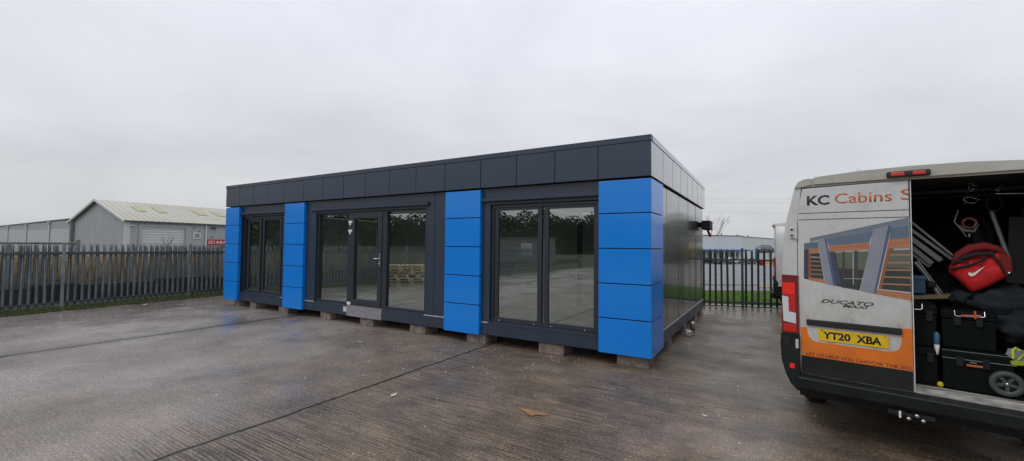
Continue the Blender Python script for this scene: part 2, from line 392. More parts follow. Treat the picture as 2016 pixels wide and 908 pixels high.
# cloud deck: project the direction on a plane overhead so clouds shrink towards the horizon
mz = N.new('ShaderNodeMath'); mz.operation = 'MAXIMUM'; mz.inputs[1].default_value = 0; L.new(sp.outputs['Z'], mz.inputs[0])
az = N.new('ShaderNodeMath'); az.operation = 'ADD'; az.inputs[1].default_value = .28; L.new(mz.outputs[0], az.inputs[0])
dv = N.new('ShaderNodeVectorMath'); dv.operation = 'DIVIDE'; L.new(tc.outputs['Generated'], dv.inputs[0])
cb = N.new('ShaderNodeCombineXYZ')
for i in range(3): L.new(az.outputs[0], cb.inputs[i])
L.new(cb.outputs[0], dv.inputs[1])
n1 = N.new('ShaderNodeTexNoise'); n1.inputs['Scale'].default_value = 1.25; n1.inputs['Detail'].default_value = 7; n1.inputs['Roughness'].default_value = .56; n1.inputs['Distortion'].default_value = .5
L.new(dv.outputs[0], n1.inputs['Vector'])
hz = ramp(N, L, mz.outputs[0], [(0., (4.35, 4.5, 4.7)), (.10, (4.75, 4.85, 5.08)), (.30, (5.5, 5.62, 5.98)), (.55, (6.4, 6.55, 7.1)), (1., (6.9, 7.1, 7.7))])
cl = ramp(N, L, n1.outputs['Fac'], [(.30, (.88, .885, .90)), (.5, (.98, .98, .985)), (.70, (1.07, 1.068, 1.065))])
mu = N.new('ShaderNodeMix'); mu.data_type = 'RGBA'; mu.blend_type = 'MULTIPLY'; mu.inputs[0].default_value = 1
L.new(hz.outputs[0], mu.inputs[6]); L.new(cl.outputs[0], mu.inputs[7])
mx = N.new('ShaderNodeMix'); mx.data_type = 'RGBA'; mx.inputs[0].default_value = .94
L.new(sky.outputs[0], mx.inputs[6]); L.new(mu.outputs[2], mx.inputs[7]); L.new(mx.outputs[2], bg.inputs[0]); bg.inputs[1].default_value = .14
sd = bpy.data.lights.new('sun', 'SUN'); sd.energy = .6; sd.angle = R(25); sd.color = (1, .97, .93)
so = bpy.data.objects.new('sun', sd); COL.objects.link(so)
so.rotation_euler = Vector((math.sin(SUN_AZ)*math.cos(SUN_EL), math.cos(SUN_AZ)*math.cos(SUN_EL), math.sin(SUN_EL))).to_track_quat('Z', 'Y').to_euler()
S.view_settings.view_transform = 'Standard'; S.view_settings.look = 'None'; S.view_settings.gamma = 1; S.view_settings.use_curve_mapping = False
S.view_settings.exposure = 0.0

# ------------------------------------------------------------------ ground
def sm(t): t = max(0, min(1, t)); return t*t*(3-2*t)
def gz(x, y):
    r = math.hypot(x-CAM.x, y-CAM.y)
    return -2.2*sm((r-40)/85)*sm((y+5)/20)
def sheet(xs, ys, off, inside=None, warp=None):
    mb = MB(); idx = {}
    for i, x in enumerate(xs):
        for j, y in enumerate(ys):
            p = warp(x, y) if warp else (x, y)
            mb.v.append((p[0], p[1], gz(*p)+off)); idx[i, j] = len(mb.v)-1
    for i in range(len(xs)-1):
        for j in range(len(ys)-1):
            mb.f.append((idx[i, j], idx[i+1, j], idx[i+1, j+1], idx[i, j+1])); mb.mi.append(0); mb.sm.append(True)
    return mb
ax = [-3000, -1500, -800, -400, -250, -190] + list(range(-160, 161, 5)) + [190, 250, 400, 800, 1500, 3000]
tag(sheet(ax, ax, -.012).build('ground', M['soil'], fix=False), kind='structure')
FA = math.atan2(.61, 2.02)                                   # direction of the right fence
def fry(x): return 8.35 + (x+.22)*math.tan(FA)                 # right fence line
def flx(y): return -15.0 - .105*(y+4)                          # left fence line
def yard_warp(x, t):
    xl = flx(max(-30, t*1.0))+.42
    xx = xl + (x)*(45-xl)
    y1 = fry(xx)+.12
    return xx, (t if t < 0 else t*y1/10)
ys = [-110, -90, -70, -55, -40, -30, -24, -20, -16, -12, -9, -6, -4, -2, 0, 2, 4, 6, 8, 10]
tag(sheet([i/16 for i in range(17)], ys, .0, warp=lambda a, b: yard_warp(a, b)).build('concrete_yard', M['concrete'], fix=False), kind='structure')
# pale kerb path and grass behind the right fence, then the wet lot
def quad(pts, off=0.): return MB().add([(x, y, off) for x, y in pts], [(0, 1, 2, 3)])
mb = MB()
for i in range(-12, 40, 2): mb.add([(i, fry(i)+.12, .02), (i+2, fry(i+2)+.12, .02), (i+2, fry(i+2)+.5, .02), (i, fry(i)+.5, .02)], [(0, 1, 2, 3)])
tag(mb.build('path', M['path'], fix=False), kind='structure')
def gby(x): return max(fry(x)+1.0, 13.3 + (x+.82)*.66)
mb = MB()
for i in range(-14, 40): mb.add([(i, fry(i)+.5, .012), (i+1, fry(i+1)+.5, .012), (i+1, gby(i+1), .012), (i, gby(i), .012)], [(0, 1, 2, 3)])
tag(mb.build('grass_verge', M['grass_base'], fix=False), kind='structure')
def lot_warp(x, t):
    y0 = gby(x); return x, y0 + t*(180-y0)
tag(sheet(list(range(-70, 101, 5)), [i/34 for i in range(35)], .03, warp=lot_warp).build('road', M['tarmac'], fix=False), kind='structure')
mb = MB()
for i in range(-30, 60, 3):
    f = lambda x: gby(x)+3.2
    mb.box(i, i+3, 0, .28, .0, .1, M=Matrix.Translation((0, f(i), 0)) @ Matrix.Rotation(math.atan(.66), 4, 'Z') if False else Matrix(((1, 0, 0, 0), (.66 if i > -4 else .3, 1, 0, f(i)-(.66 if i > -4 else .3)*i), (0, 0, 1, 0), (0, 0, 0, 1))))
tag(mb.build('kerb', M['path']), kind='structure')
# left: mossy verge strip under the fence
mb = MB()
for y in range(-24, 10): mb.add([(flx(y)-.35, y, .03), (flx(y)+.5, y, .016), (flx(y+1)+.5, y+1, .016), (flx(y+1)-.35, y+1, .03)], [(0, 1, 2, 3)])
tag(mb.build('verge', M['moss'], fix=False), kind='structure')
mb = MB()
prof = [(-17.4, .02), (-17.75, .45), (-19.5, .70), (-22, .80), (-26, .7), (-32, .0), (-36, -.3)]
for y in range(-40, 60, 3):
    for (xa, za), (xb, zb) in zip(prof, prof[1:]): mb.add([(xa, y, za), (xa, y+3, za), (xb, y+3, zb), (xb, y, zb)], [(0, 1, 2, 3)])
tag(mb.build('bank', M['soil'], fix=True), kind='structure')

def blades(name, mat, n, pos, h0, h1, wd, lean, label, cat, seed):
    rnd = random.Random(seed); mb = MB()
    for _ in range(n):
        x, y, z = pos(rnd); h = rnd.uniform(h0, h1); a = rnd.uniform(0, math.pi*2); c, s = math.cos(a), math.sin(a)
        lx, ly = rnd.gauss(0, lean)*h, rnd.gauss(0, lean)*h; w_ = wd*rnd.uniform(.6, 1.4)
        mb.v += [(x-c*w_, y-s*w_, z), (x+c*w_, y+s*w_, z), (x+c*w_*.7+lx*.4, y+s*w_*.7+ly*.4, z+h*.6), (x-c*w_*.7+lx*.4, y-s*w_*.7+ly*.4, z+h*.6), (x+lx, y+ly, z+h)]
        k = len(mb.v)-5; mb.f += [(k, k+1, k+2, k+3), (k+3, k+2, k+4)]; mb.mi += [0, 0]; mb.sm += [False, False]
    return tag(mb.build(name, mat, fix=False), label, cat, kind='stuff')
def pg(r):
    x = r.uniform(-3, 6); y = r.uniform(fry(x)+.5, gby(x)); return x, y, .01
blades('grass', M['grass'], 26000, pg, .03, .09, .006, .4, 'bright green mown grass behind the dark right fence', 'grass', 1)
def pm(r):
    y = r.uniform(-9, 7); x = flx(y)+r.uniform(-.35, .52); return x, y, .02
blades('moss', M['moss'], 16000, pm, .02, .08, .006, .5, 'mossy green strip along the foot of the left fence', 'moss', 2)
def pr(r):
    y = r.uniform(-20, 30); x = r.choice([r.uniform(-17.7, -19.5), r.uniform(-18, -26)])
    z = .42 + min(.38, (-17.7-x)*.16); return x, y, z
blades('dry_reeds', M['reed'], 26000, pr, .35, .85, .016, .16, 'tan dry reeds and dead grass on the bank behind the left fence', 'reeds', 3)

# ------------------------------------------------------------------ modular cabin
cabin = empty('modular_building', (0, 0, 0), 0, 'long charcoal flat roofed modular building with blue panel columns standing on concrete blocks', 'building')
ZB, ZF, ZT, LEN, WID = .18, 2.93, 3.57, 12.50, 6.46
TR_ = random.Random(31)
def tilt(o, amt=.0016, ax=1, lim=None):
    k, m_ = TR_.gauss(0, amt), TR_.gauss(0, amt); vs = o.data.vertices; a = 0 if ax == 1 else 1
    ca = sum(v.co[a] for v in vs)/len(vs); cz = sum(v.co.z for v in vs)/len(vs)
    for v in vs: v.co[ax] += k*(v.co[a]-ca) + m_*(v.co.z-cz)
    return o
# structural wall pieces (front, recessed behind the blue boxes)
WY0, WY1 = .085, .26
op = [(-11.78, -9.66, .43, 2.62), (-8.24, -4.56, .43, 2.62), (-2.97, -.84, .43, 2.62)]
mb = MB()
for a, b_ in [(-12.44, -11.78), (-9.66, -8.24), (-4.56, -4.335), (-4.325, -2.97), (-.84, -.10)]: mb.box(a, b_, WY0, WY1, .415, ZF-.004, .003)
for a, b_, z0, z1 in op: mb.box(a+.003, b_-.003, WY0+.002, WY1-.002, z1, ZF-.004, .003)
mb.build('front_wall', M['char'], cabin)
mb = MB()
for a, b_ in [(-12.44, -11.75), (-11.745, -9.665), (-9.66, -8.245), (-8.24, -6.985), (-5.80, -2.985), (-2.98, -.82), (-.815, -.10)]: mb.box(a, b_, WY0-.022, WY1, ZB+.012, .405, .003)
mb.build('base_skirt', M['char'], cabin)
for a, b_ in [(-9.80, -9.62), (-8.60, -8.25), (-4.60, -3.99), (-3.13, -2.99)]: MB().box(a, b_, WY0-.02, WY1-.05, .408, .420).build('white_bead', M['trim'], cabin)
# plywood threshold under the door and its little offcut
pl = MB().box(-6.97, -5.81, WY0-.034, WY0-.012, .185, .405).box(-6.97, -5.81, WY0-.03, WY0+.1, .407, .425).build('threshold_board', M['plywood'], cabin)
pl['label'] = 'grey weathered plywood board under the door'
MB().box(-7.09, -6.975, WY0-.03, WY0-.024, .27, .385).build('offcut', M['trim'], cabin)
# fascia with separate panels
fx = [-12.52, -11.76, -11.007, -10.259, -9.506, -8.672, -7.888, -7.111, -6.36, -5.575, -4.795, -4.014, -3.146, -2.363, -1.601, -.834, 0.0]
fas = MB().box(-12.49, -.03, .03, .25, ZF+.004, 3.47).box(-.25, -.03, .25, WID-.03, ZF+.004, 3.47).box(-12.49, -12.3, .25, WID-.03, ZF+.004, 3.47).box(-12.3, -.25, WID-.2, WID-.03, ZF+.004, 3.47).build('fascia', M['black'], cabin)
for a, b_ in zip(fx, fx[1:]): tilt(MB().box(a+.006, b_-.006, 0, .026, ZF+.008, 3.475, .004).build('fascia_panel', M['fascia'], fas))
fy = [0, .87, 1.72, 2.57, 3.41, 4.2, 5.0, 5.80, 6.46]
for a, b_ in zip(fy, fy[1:]): tilt(MB().box(-.026, .001, a+.008+(.024 if a == 0 else 0), b_-.008, ZF+.008, 3.475, .004).build('fascia_panel', M['fascia_side'], fas), .0014, 0)
MB().box(-12.53, .007, -.009, .099, 3.48, ZT-.002, .002).build('roof_edge', M['fascia'], cabin)
MB().box(-.10, .008, .10, WID+.01, 3.48, ZT, .004).box(-12.53, -12.43, .10, WID+.01, 3.48, ZT, .004).box(-12.43, -.10, WID-.09, WID+.01, 3.48, ZT, .004).build('roof_edge', M['fascia_side'], cabin)
ROOF_CUTS = [(-11.4, -10.2), (-8.4, -7.2), (-5.8, -4.7), (-3.0, -1.7)]      # unseen roof openings, added to let daylight into the interior
def with_holes(x0, x1, y0, y1, z0, z1, ya, yb):
    mb = MB().box(x0, x1, y0, ya, z0, z1).box(x0, x1, yb, y1, z0, z1); e = [x0] + [q for r_ in ROOF_CUTS for q in r_] + [x1]
    for k in range(0, len(e), 2): mb.box(e[k], e[k+1], ya, yb, z0, z1)
    return mb
with_holes(-12.42, -.11, .11, WID-.1, 3.38, 3.42, 2.0, 4.6).build('roof', M['gutter'], cabin)
mb = MB()
for a, b_ in zip(fx, fx[1:]):
    for q in (a+.05, b_-.05):
        for z_ in (ZF+.05, 3.43): mb.lathe([(0, -.0035), (.008, -.003), (.009, .0)], (q, .0, z_), 'y', 8)
o_ = mb.build('rivets', M['gutter'], fas); o_['kind'] = 'stuff'
# blue columns: five panels each
zs = [.183, .738, 1.282, 1.833, 2.385, 2.915]
for a, b_, corner in [(-12.50, -11.75, 1), (-9.46, -8.62, 0), (-3.99, -3.146, 0), (-.82, .005, 2)]:
    back = MB().box(a+.01, b_-.01 if corner != 2 else -.02, .03, .08, zs[0]+.006, zs[-1]-.006)
    if corner == 2: back.box(-.08, -.02, .081, .84, zs[0]+.006, zs[-1]-.006)
    bo = back.build('blue_column', M['black'], cabin)
    for i in range(5):
        z0, z1 = zs[i], zs[i+1]-.016
        p = MB().box(a, b_, 0, .028, z0, z1, .004)
        if corner == 2: p.box(b_-.028, b_, .0285, .86, z0, z1, .004)
        if corner == 0 or corner == 1: p.box(a, a+.01, .028, .08, z0, z1); p.box(b_-.01, b_, .028, .08, z0, z1)
        if corner == 2: p.box(a, a+.01, .028, .08, z0, z1); p.box(-.08, b_-.03, .855, .865, z0, z1)
        pb = p.build('blue_panel', M['blue'], bo)
        if corner != 2: tilt(pb, .0014)
# side wall panels, base trim
sy = [.875, 1.45, 2.63, 3.87, 5.07, 6.44]
sw = MB().box(-.30, -.088, .3, 6.4, .44, 2.9).build('side_wall', M['black'], cabin)
for a, b_ in zip(sy, sy[1:]): tilt(MB().box(-.080, -.055, a+.008, b_-.008, .432, 2.915, .004).build('side_panel', M['char_gloss'], sw), .0012, 0)
for a in sy[1:-1]: MB().box(-.0575, -.0535, a-.007, a+.007, .434, 2.913).build('side_seam', M['black'], sw)
for a in fy[1:-1]: MB().box(-.002, .0022, a-.007, a+.007, ZF+.01, 3.473).build('fascia_seam', M['black'], fas)
MB().box(-.10, -.052, .87, 6.44, ZB+.005, .405, .003).build('side_skirt', M['char'], cabin)
MB().box(-.09, -.046, .87, 6.44, .408, .420).build('side_bead', M['trim'], cabin)
MB().box(-12.44, -12.2, .27, 6.3, ZB, 2.9).build('end_wall', M['char'], cabin)
MB().box(-12.44, -.09, 6.30, 6.42, ZB, 2.9).build('back_wall', M['char'], cabin)
mb = MB().box(-12.40, -.12, .28, .42, .185, .36).box(-12.4, -.12, 6.1, 6.28, .185, .36)
for k in range(11): mb.box(-12.2+k*1.18, -12.1+k*1.18, .42, 6.1, .20, .34)
mb.build('chassis', M['black'], cabin)
MB().box(-12.19, -.31, .265, 6.29, .365, .40).build('floor', M['vinyl'], cabin)
with_holes(-12.19, -.31, .265, 6.29, 2.72, 2.75, 2.0, 4.6).build('ceiling', M['white_in'], cabin)
mb = MB().box(-12.19, -.32, 6.25, 6.285, .402, 2.718).box(-12.19, -12.16, .27, 6.245, .402, 2.718).box(-.345, -.315, .27, 6.245, .402, 2.718)
for a, b_ in [(-12.15, -11.80), (-9.64, -8.26), (-4.54, -2.99), (-.82, -.35)]: mb.box(a, b_, .262, .29, .402, 2.718)
mb.build('wall_lining', M['white_in'], cabin)
MB().box(-3.90, -3.80, .30, 6.24, .402, 2.715).build('partition', M['white_in'], cabin)
mb = MB()
for q in (-2.45, -.9): mb.box(q-.05, q+.05, 3.2, 3.3, .402, 2.715)
for q in (-9.2, -6.1): mb.box(q-.05, q+.05, 3.2, 3.3, .402, 2.715)
mb.build('inner_post', M['frame'], cabin)
MB().box(-2.0, -1.94, .3, 6.24, .402, .406).box(-6.15, -6.08, .3, 6.24, .402, .406).build('floor_joint', M['gutter'], cabin)
# windows
GY = .165
def frame_ring(mb, x0, x1, z0, z1, t, y0, y1, b=.004, tb=None):
    tb = tb or t
    mb.box(x0, x1, y0, y1, z1-t, z1, b); mb.box(x0, x1, y0, y1, z0, z0+tb, b)
    mb.box(x0, x0+t, y0+.001, y1-.001, z0+tb, z1-t, b); mb.box(x1-t, x1, y0+.001, y1-.001, z0+tb, z1-t, b)
def window(x0, x1, z0, z1, panes, hood, name='window'):
    mb = MB(); frame_ring(mb, x0, x1, z0, z1, .05, .13, .24)
    w_ = mb.build(name, M['frame'], cabin)
    for (a, b_, c, d) in panes:
        m2 = MB(); frame_ring(m2, a-.085, b_+.085, c-.075, d+.075, .079, .15, .215, .006); m2.build('sash', M['frame'], w_)
        m3 = MB(); frame_ring(m3, a-.008, b_+.008, c-.008, d+.008, .008, .152, .168, 0); m3.build('glazing_bead', M['rubber'], w_)
        MB().box(a-.002, b_+.002, GY+.006, GY+.012, c-.002, d+.002).build('pane', M['glass'], w_)
        MB().box(a+.02, b_, GY-.012, GY+.004, c-.004, c+.003).build('bead_strip', M['trim'], w_)
    MB().box(x0, x1, .058, .16, z0-.028, z0-.002, .004).box(x0, x1, .052, .060, z0-.045, z0-.002).build('sill', M['char'], w_)
    h0, h1 = hood
    MB().prism([(WY0, 2.755), (.02, 2.725), (.02, 2.685), (.032, 2.672), (WY0, 2.672)], h0, h1, 'x').build('hood', M['char'], w_)
    return w_
window(-11.70, -9.70, .445, 2.61, [(-11.44, -10.92, .53, 2.51), (-10.67, -9.92, .53, 2.51)], (-11.75, -9.50))
w3 = window(-2.96, -.85, .44, 2.61, [(-2.82, -2.00, .52, 2.51), (-1.78, -.955, .52, 2.51)], (-3.13, -.83))
mb = MB()
for x_ in (-2.78, -2.05, -1.72, -1.1): mb.lathe([(0, -.003), (.012, -.003), (.012, 0)], (x_, .128, .465), 'y', 10)
mb.build('drain_cap', M['steel'], w3)
# entrance screen with a door leaf in the middle
mb = MB(); frame_ring(mb, -8.22, -4.58, .43, 2.64, .055, .13, .24)
mb.box(-7.07, -6.955, .128, .242, .485, 2.585, .004).box(-5.90, -5.755, .128, .242, .485, 2.585, .004)
scr = mb.build('entrance_screen', M['frame'], cabin)
for (a, b_, c, d) in [(-8.11, -7.085, .475, 2.57), (-5.735, -4.65, .465, 2.53)]:
    m3 = MB(); frame_ring(m3, a-.012, b_+.012, c-.012, d+.012, .012, .150, .168, 0); m3.build('glazing_bead', M['rubber'], scr)
    MB().box(a, b_, GY+.006, GY+.012, c, d).build('pane', M['glass'], scr)
    MB().box(a+.02, b_, GY-.012, GY+.004, c-.004, c+.004).build('bead_strip', M['trim'], scr)
MB().prism([(WY0, 2.755), (.02, 2.725), (.02, 2.685), (.032, 2.672), (WY0, 2.672)], -8.38, -4.48, 'x').build('hood', M['char'], scr)
for a, b_ in ((-8.22, -6.99), (-5.8, -4.58)): MB().box(a, b_, .058, .16, .406, .428, .004).build('sill', M['char'], scr)
mb = MB(); frame_ring(mb, -6.95, -5.905, .44, 2.58, .125, .112, .20, .006)
door = mb.build('door', M['frame'], cabin)
m3 = MB(); frame_ring(m3, -6.83, -6.02, .56, 2.46, .014, .128, .168, 0); m3.build('glazing_bead', M['rubber'], door)
MB().box(-6.82, -6.03, GY+.006, GY+.012, .565, 2.455).build('pane', M['glass'], door)
MB().box(-6.07+.10, -6.07+.135, .100, .114, 1.37, 1.65, .004).tube([(-5.953, .10, 1.535), (-5.953, .055, 1.535), (-6.08, .05, 1.53)], .011, 8).lathe([(0, -.012), (.017, -.012), (.017, 0)], (-5.953, .10, 1.42), 'y', 12).build('handle', M['steel'], door)
for z_ in (2.36, 2.15, .45):
    MB().box(-7.02, -6.90, .095, .13, z_-.01, z_+.045, .004).box(-6.985, -6.945, .09, .128, z_-.06, z_-.011, .004).build('hinge', M['sign_white'], door)
# lamp on the far end of the side wall
lm = empty('wall_lamp', (-.05, 6.10, 2.33), 0, 'black box shaped lamp sticking out near the far end of the dark side wall', 'lamp')
MB().box(.05, .27, -.45, .15, .0, .24, .03).build('housing', M['black'], lm)
MB().box(-.01, .06, -.2, .1, .08, .2).tube([(.16, .0, 0.01), (.19, .03, -.10)], .03).build('bracket', M['black'], lm)
MB().lathe([(0, -.18), (.035, -.18), (.04, -.08), (0, -.08)], (.21, .05, 0), 'z', 12).build('red_cap', M['sign_red'], lm)

# concrete blocks
blk = [(-12.05, -11.78, 'far left block under the first blue column'), (-11.20, -10.88, 'block under the left window of the building'),
       (-9.78, -9.36, 'block left of the second blue column under the building'), (-8.0, -7.60, 'block just right of the second blue column'),
       (-6.55, -6.12, 'block below the plywood board at the door'), (-5.0, -4.56, 'block below the right pane of the entrance'),
       (-3.50, -3.06, 'chipped block under the third blue column'), (-1.94, -1.46, 'pale chipped block below the right hand window'), (-.55, -.06, 'brown block under the front corner of the blue column')]
def block(x0, x1, y0, y1, lab, seed):
    rnd = random.Random(seed); w_, d_ = x1-x0, y1-y0
    bm = bmesh.new(); bmesh.ops.create_cube(bm, size=1); bmesh.ops.bevel(bm, geom=bm.edges[:], offset=.03, segments=1, affect='EDGES')
    bmesh.ops.subdivide_edges(bm, edges=bm.edges[:], cuts=2, use_grid_fill=True)
    for v in bm.verts:
        v.co = Vector((v.co.x*w_ + rnd.gauss(0, .0025), v.co.y*d_ + rnd.gauss(0, .0025), min(.179, (v.co.z+.5)*.18 + rnd.gauss(0, .001))))
    me = bpy.data.meshes.new('concrete_block'); bm.to_mesh(me); bm.free(); me.materials.append(M['block'])
    o = bpy.data.objects.new('concrete_block', me); COL.objects.link(o); o.location = ((x0+x1)/2, (y0+y1)/2, 0)
    tag(o, lab, 'block', 'concrete blocks holding up the building')
for i, (a, b_, lab) in enumerate(blk): block(a, b_, .10, .40 if i in (0, 1, 2) else .52, 'concrete ' + lab, i)
for i, (a, b_, lab) in enumerate([(1.50, 1.93, 'nearest concrete block under the right side wall'), (3.22, 3.60, 'concrete block under the side wall beside the mug'), (4.9, 5.28, 'third concrete block under the right side wall'), (6.0, 6.4, 'farthest concrete block under the right side wall')]):
    block(-.34, -.06, a, b_, lab, 20+i)
mg = empty('mug', (.06, 3.06, 0), 0, 'white mug with a dark mark standing on the concrete by the side wall', 'mug')
MB().lathe([(0, .004), (.045, .004), (.052, .02), (.054, .125), (.049, .125), (.046, .02), (0, .018)], n=24).build('cup', M['mug'], mg)
MB().tube([(.05, 0, .10), (.085, 0, .095), (.092, 0, .065), (.08, 0, .04), (.05, 0, .035)], .009, 8).build('handle', M['mug'], mg)
MB().lathe([(.0555, .05), (.0557, .065), (.0555, .085)], n=24).build('mark', M['sign_black'], mg) if False else MB().box(.01, .04, -.0575, -.05, .05, .085, .003).build('mark', M['sign_black'], mg)
fl = empty('flask', (.09, 3.42, 0), 0, 'tall brown and steel flask standing behind the white mug', 'flask')
MB().lathe([(0, .0), (.045, 0), (.047, .01), (.047, .20), (0, .2)], n=20).build('body', M['flask'], fl)
MB().lathe([(.048, .19), (.049, .24), (.03, .252), (0, .252)], n=20).build('lid', M['steel'], fl)

# ------------------------------------------------------------------ palisade fences
def pale_mesh(h, w_=.064, d_=.024, lean=.0, t=.003):
    """W-profile pale with a three-pointed head"""
    xs = [-w_/2, -w_/2+.008, -.009, .009, w_/2-.008, w_/2]; ysn = [0, -d_, -.006, -.006, -d_, 0]
    mb = MB(); zt = [h-.05, h-.005, h-.06, h-.06, h-.005, h-.05]
    lv = [(0., 0), (h-.20, 0), (h-.10, -.012), (None, -.035)]
    for z, yo in lv:
        for i in range(6):
            zz = zt[i] if z is None else z
            mb.v.append((xs[i], ysn[i]+yo, zz))
    for a in range(len(lv)-1):
        for i in range(5): mb.f.append((a*6+i, a*6+i+1, (a+1)*6+i+1, (a+1)*6+i)); mb.mi.append(0); mb.sm.append(False)
    n = len(mb.v); mb.v += [(x, y+t, z) for x, y, z in mb.v[:n]]
    mb.f += [tuple(reversed([i+n for i in f])) for f in mb.f[:]]; k = len(mb.f)//2; mb.mi += [0]*k; mb.sm += [False]*k
    return mb
def fence(name, pts, h, mat, label, spacing, posts, near, group=None, face=1, post_w=.05, rails=(.17, -.24), rail_mat=None):
    """pts: line from A to B (outline seen from the yard); near: point the nearest 100 pales are chosen from"""
    A, B = Vector(pts[0]), Vector(pts[1]); d = (B-A); Lh = d.length; d.normalize(); ang = math.atan2(d.y, d.x)
    f = empty(name, (A.x, A.y, A.z), ang, label, 'fence', group)
    rnd = random.Random(len(name)+int(Lh))
    n = int(Lh/spacing); cand = []
    for i in range(n):
        x = (i+.5)*spacing
        if any(abs(x-p) < .07 for p in posts): continue
        cand.append(x)
    cl = sorted(cand, key=lambda x: ((A+d*x)-Vector(near)).length)
    base = pale_mesh(h); me = None; rest = MB(); FX = M
    for k, x in enumerate(cl):
        rz = rnd.gauss(0, .03); zz = rnd.gauss(0, .006); sc = 1
        if k < 96:
            if me is None: o = base.build('pale', mat, f, fix=False); me = o.data
            else: o = bpy.data.objects.new('pale', me); COL.objects.link(o); o.parent = f
            o.location = (x, -.012*face, .02+zz); o.rotation_euler = (rnd.gauss(0, .006), rnd.gauss(0, .008), rz + (0 if face == 1 else math.pi))
        else:
            Mx = Matrix.Translation((x, -.012*face, .02+zz)) @ Matrix.Rotation(rz + (0 if face == 1 else math.pi), 4, 'Z')
            rest.add([Mx @ Vector(v) for v in base.v], base.f)
    if rest.v:
        o = rest.build('pales', mat, f, fix=False); o['kind'] = 'stuff'
    for p in posts:
        q = face; MB().box(p-.015, p+.015, q*.052, q*(.052+post_w), -.05, h+.02).box(p-.036, p+.036, q*(.052+post_w), q*(.06+post_w), -.05, h+.02, .002).build('post', mat, f)
    for z in (rails[0], h+rails[1]):
        MB().box(0, Lh, face*.004, face*.05, z, z+.006).box(0, Lh, face*.0455, face*.0505, z-.045, z).build('rail', rail_mat or mat, f)
    return f
# left fence runs along Y at x ~ -15; seen from the +x side, so its outside faces +x (face=-1 flips pales)
P0, P1 = Vector((flx(-24), -24, .03)), Vector((flx(9), 9, .03))
Lf = (P1-P0).length
posts = [(-2.86+24)*Lf/33 + k*3.12 for k in range(-6, 4)]
fence('palisade_fence', (P1, P0), 1.74, M['galv'], 'grey galvanised palisade fence with mossy foot along the left of the yard', .150, [Lf-p for p in posts], (-15.3, -1.5, 0), face=1, rail_mat=M['dkfence'])  # galvanised rails coloured dark for wet metal and underside shade
fence('palisade_fence', ((-18.2+.9, 12, .1), (-17.2, -10, .1)), 1.66, M['galv2'], 'weathered pale palisade fence standing behind the front left fence', .155, [1.5, 4.3, 7.1, 9.9, 12.7, 15.5, 18.3, 21], (-18, -1, 0), rail_mat=M['dkfence'])  # rail colour again carries the shade and wet of the rails
Rp = [(x, fry(x), 0) for x in (-6, 13)]
Lr = (Vector(Rp[1])-Vector(Rp[0])).length
pr0 = (.79+6)/math.cos(FA)
fence('palisade_fence', (Rp[0], Rp[1]), 1.83, M['dkfence'], 'dark green palisade fence between the concrete yard and the grass', .174, [pr0 + k*2.75 for k in (-2, -1, 0, 1, 2, 3, 4)], (1, 8.6, 0), face=-1, rails=(.17, -.33))
# low dark wall behind the left fence
mb = MB(); rnd = random.Random(5)
for i in range(44): mb.box(-17.35, -17.05, -30+i*1.0, -29.01+i*1.0, -.05, .52+rnd.uniform(-.05, .05), .02)
tag(mb.build('low_wall', M['darkwall']), 'low dark mossy wall seen between the pales of the left fence', 'wall')
# height barrier: long grey tube on a post beyond the left fence
hb = empty('height_barrier', (-26.5, 0.2, -.02), 0, 'long horizontal grey tube on a green post beyond the left fence', 'barrier')
MB().tube([(0, 0, 1.78), (-2.5, -9, 1.78)], .05, 10).build('tube', M['galv2'], hb)
MB().box(-.07, .07, -.07, .07, 0, 1.95, .01).build('post', M['green_trim'], hb)

# ------------------------------------------------------------------ warehouse on the left
TH = R(3.3)
wh = empty('warehouse', (-77.2, 17.35, 0), TH, 'grey clad warehouse with pale pitched roof and white roller door beyond the left fence', 'warehouse')
LW, WW, EH, RH = 60, 19, 5.0, 8.3
GB = -2.5
# corrugated walls: local x = outwards to camera side (0 is the wall), y = along
def corr_wall(mb, y0, y1, z0, z1, pitch=.55, d=.05, x=0.):
    n = max(1, int((y1-y0)/pitch)); p = (y1-y0)/n
    for i in range(n):
        a = y0+i*p
        pr = [(a, x), (a+p*.5, x), (a+p*.56, x+d), (a+p*.94, x+d), (a+p, x)]
        for (ya, xa), (yb, xb) in zip(pr, pr[1:]): mb.add([(xa, ya, z0), (xb, yb, z0), (xb, yb, z1), (xa, ya, z1)], [(0, 1, 2, 3)])
mb = MB(); corr_wall(mb, 0.5, 1.45, GB, EH); corr_wall(mb, 8.2, LW, GB, EH); corr_wall(mb, 1.45, 8.2, 4.42, EH)
mb.build('side_wall', M['grey_clad2'], wh, fix=False)
mb = MB()
n = 36
mb.add([(0, .03, GB), (0, .03, EH-.05), (-WW/2, .03, RH-.05), (-WW, .03, EH-.05), (-WW, .03, GB)], [(0, 1, 2, 3, 4)])
for i in range(n):          # gable with vertical ribs
    a, b_ = -WW*i/n, -WW*(i+1)/n
    def hh(x): return EH + (RH-EH)*(1-abs(-x-WW/2)/(WW/2)) - .05
    m_ = a + (b_-a)*.8
    mb.add([(m_, .005, GB), (b_, .005, GB), (b_, .005, hh(b_)), (m_, .005, hh(m_)), (b_, .03, GB), (b_, .03, hh(b_)), (m_, .03, GB), (m_, .03, hh(m_))], [(0, 1, 2, 3), (1, 4, 5, 2), (6, 0, 3, 7)])
mb.build('gable_wall', M['grey_clad'], wh, fix=False)
MB().box(-.1, .12, -.12, .48, GB, EH-.1, .02).build('corner_trim', M['offwhite'], wh)
rf = MB()
nr = 78
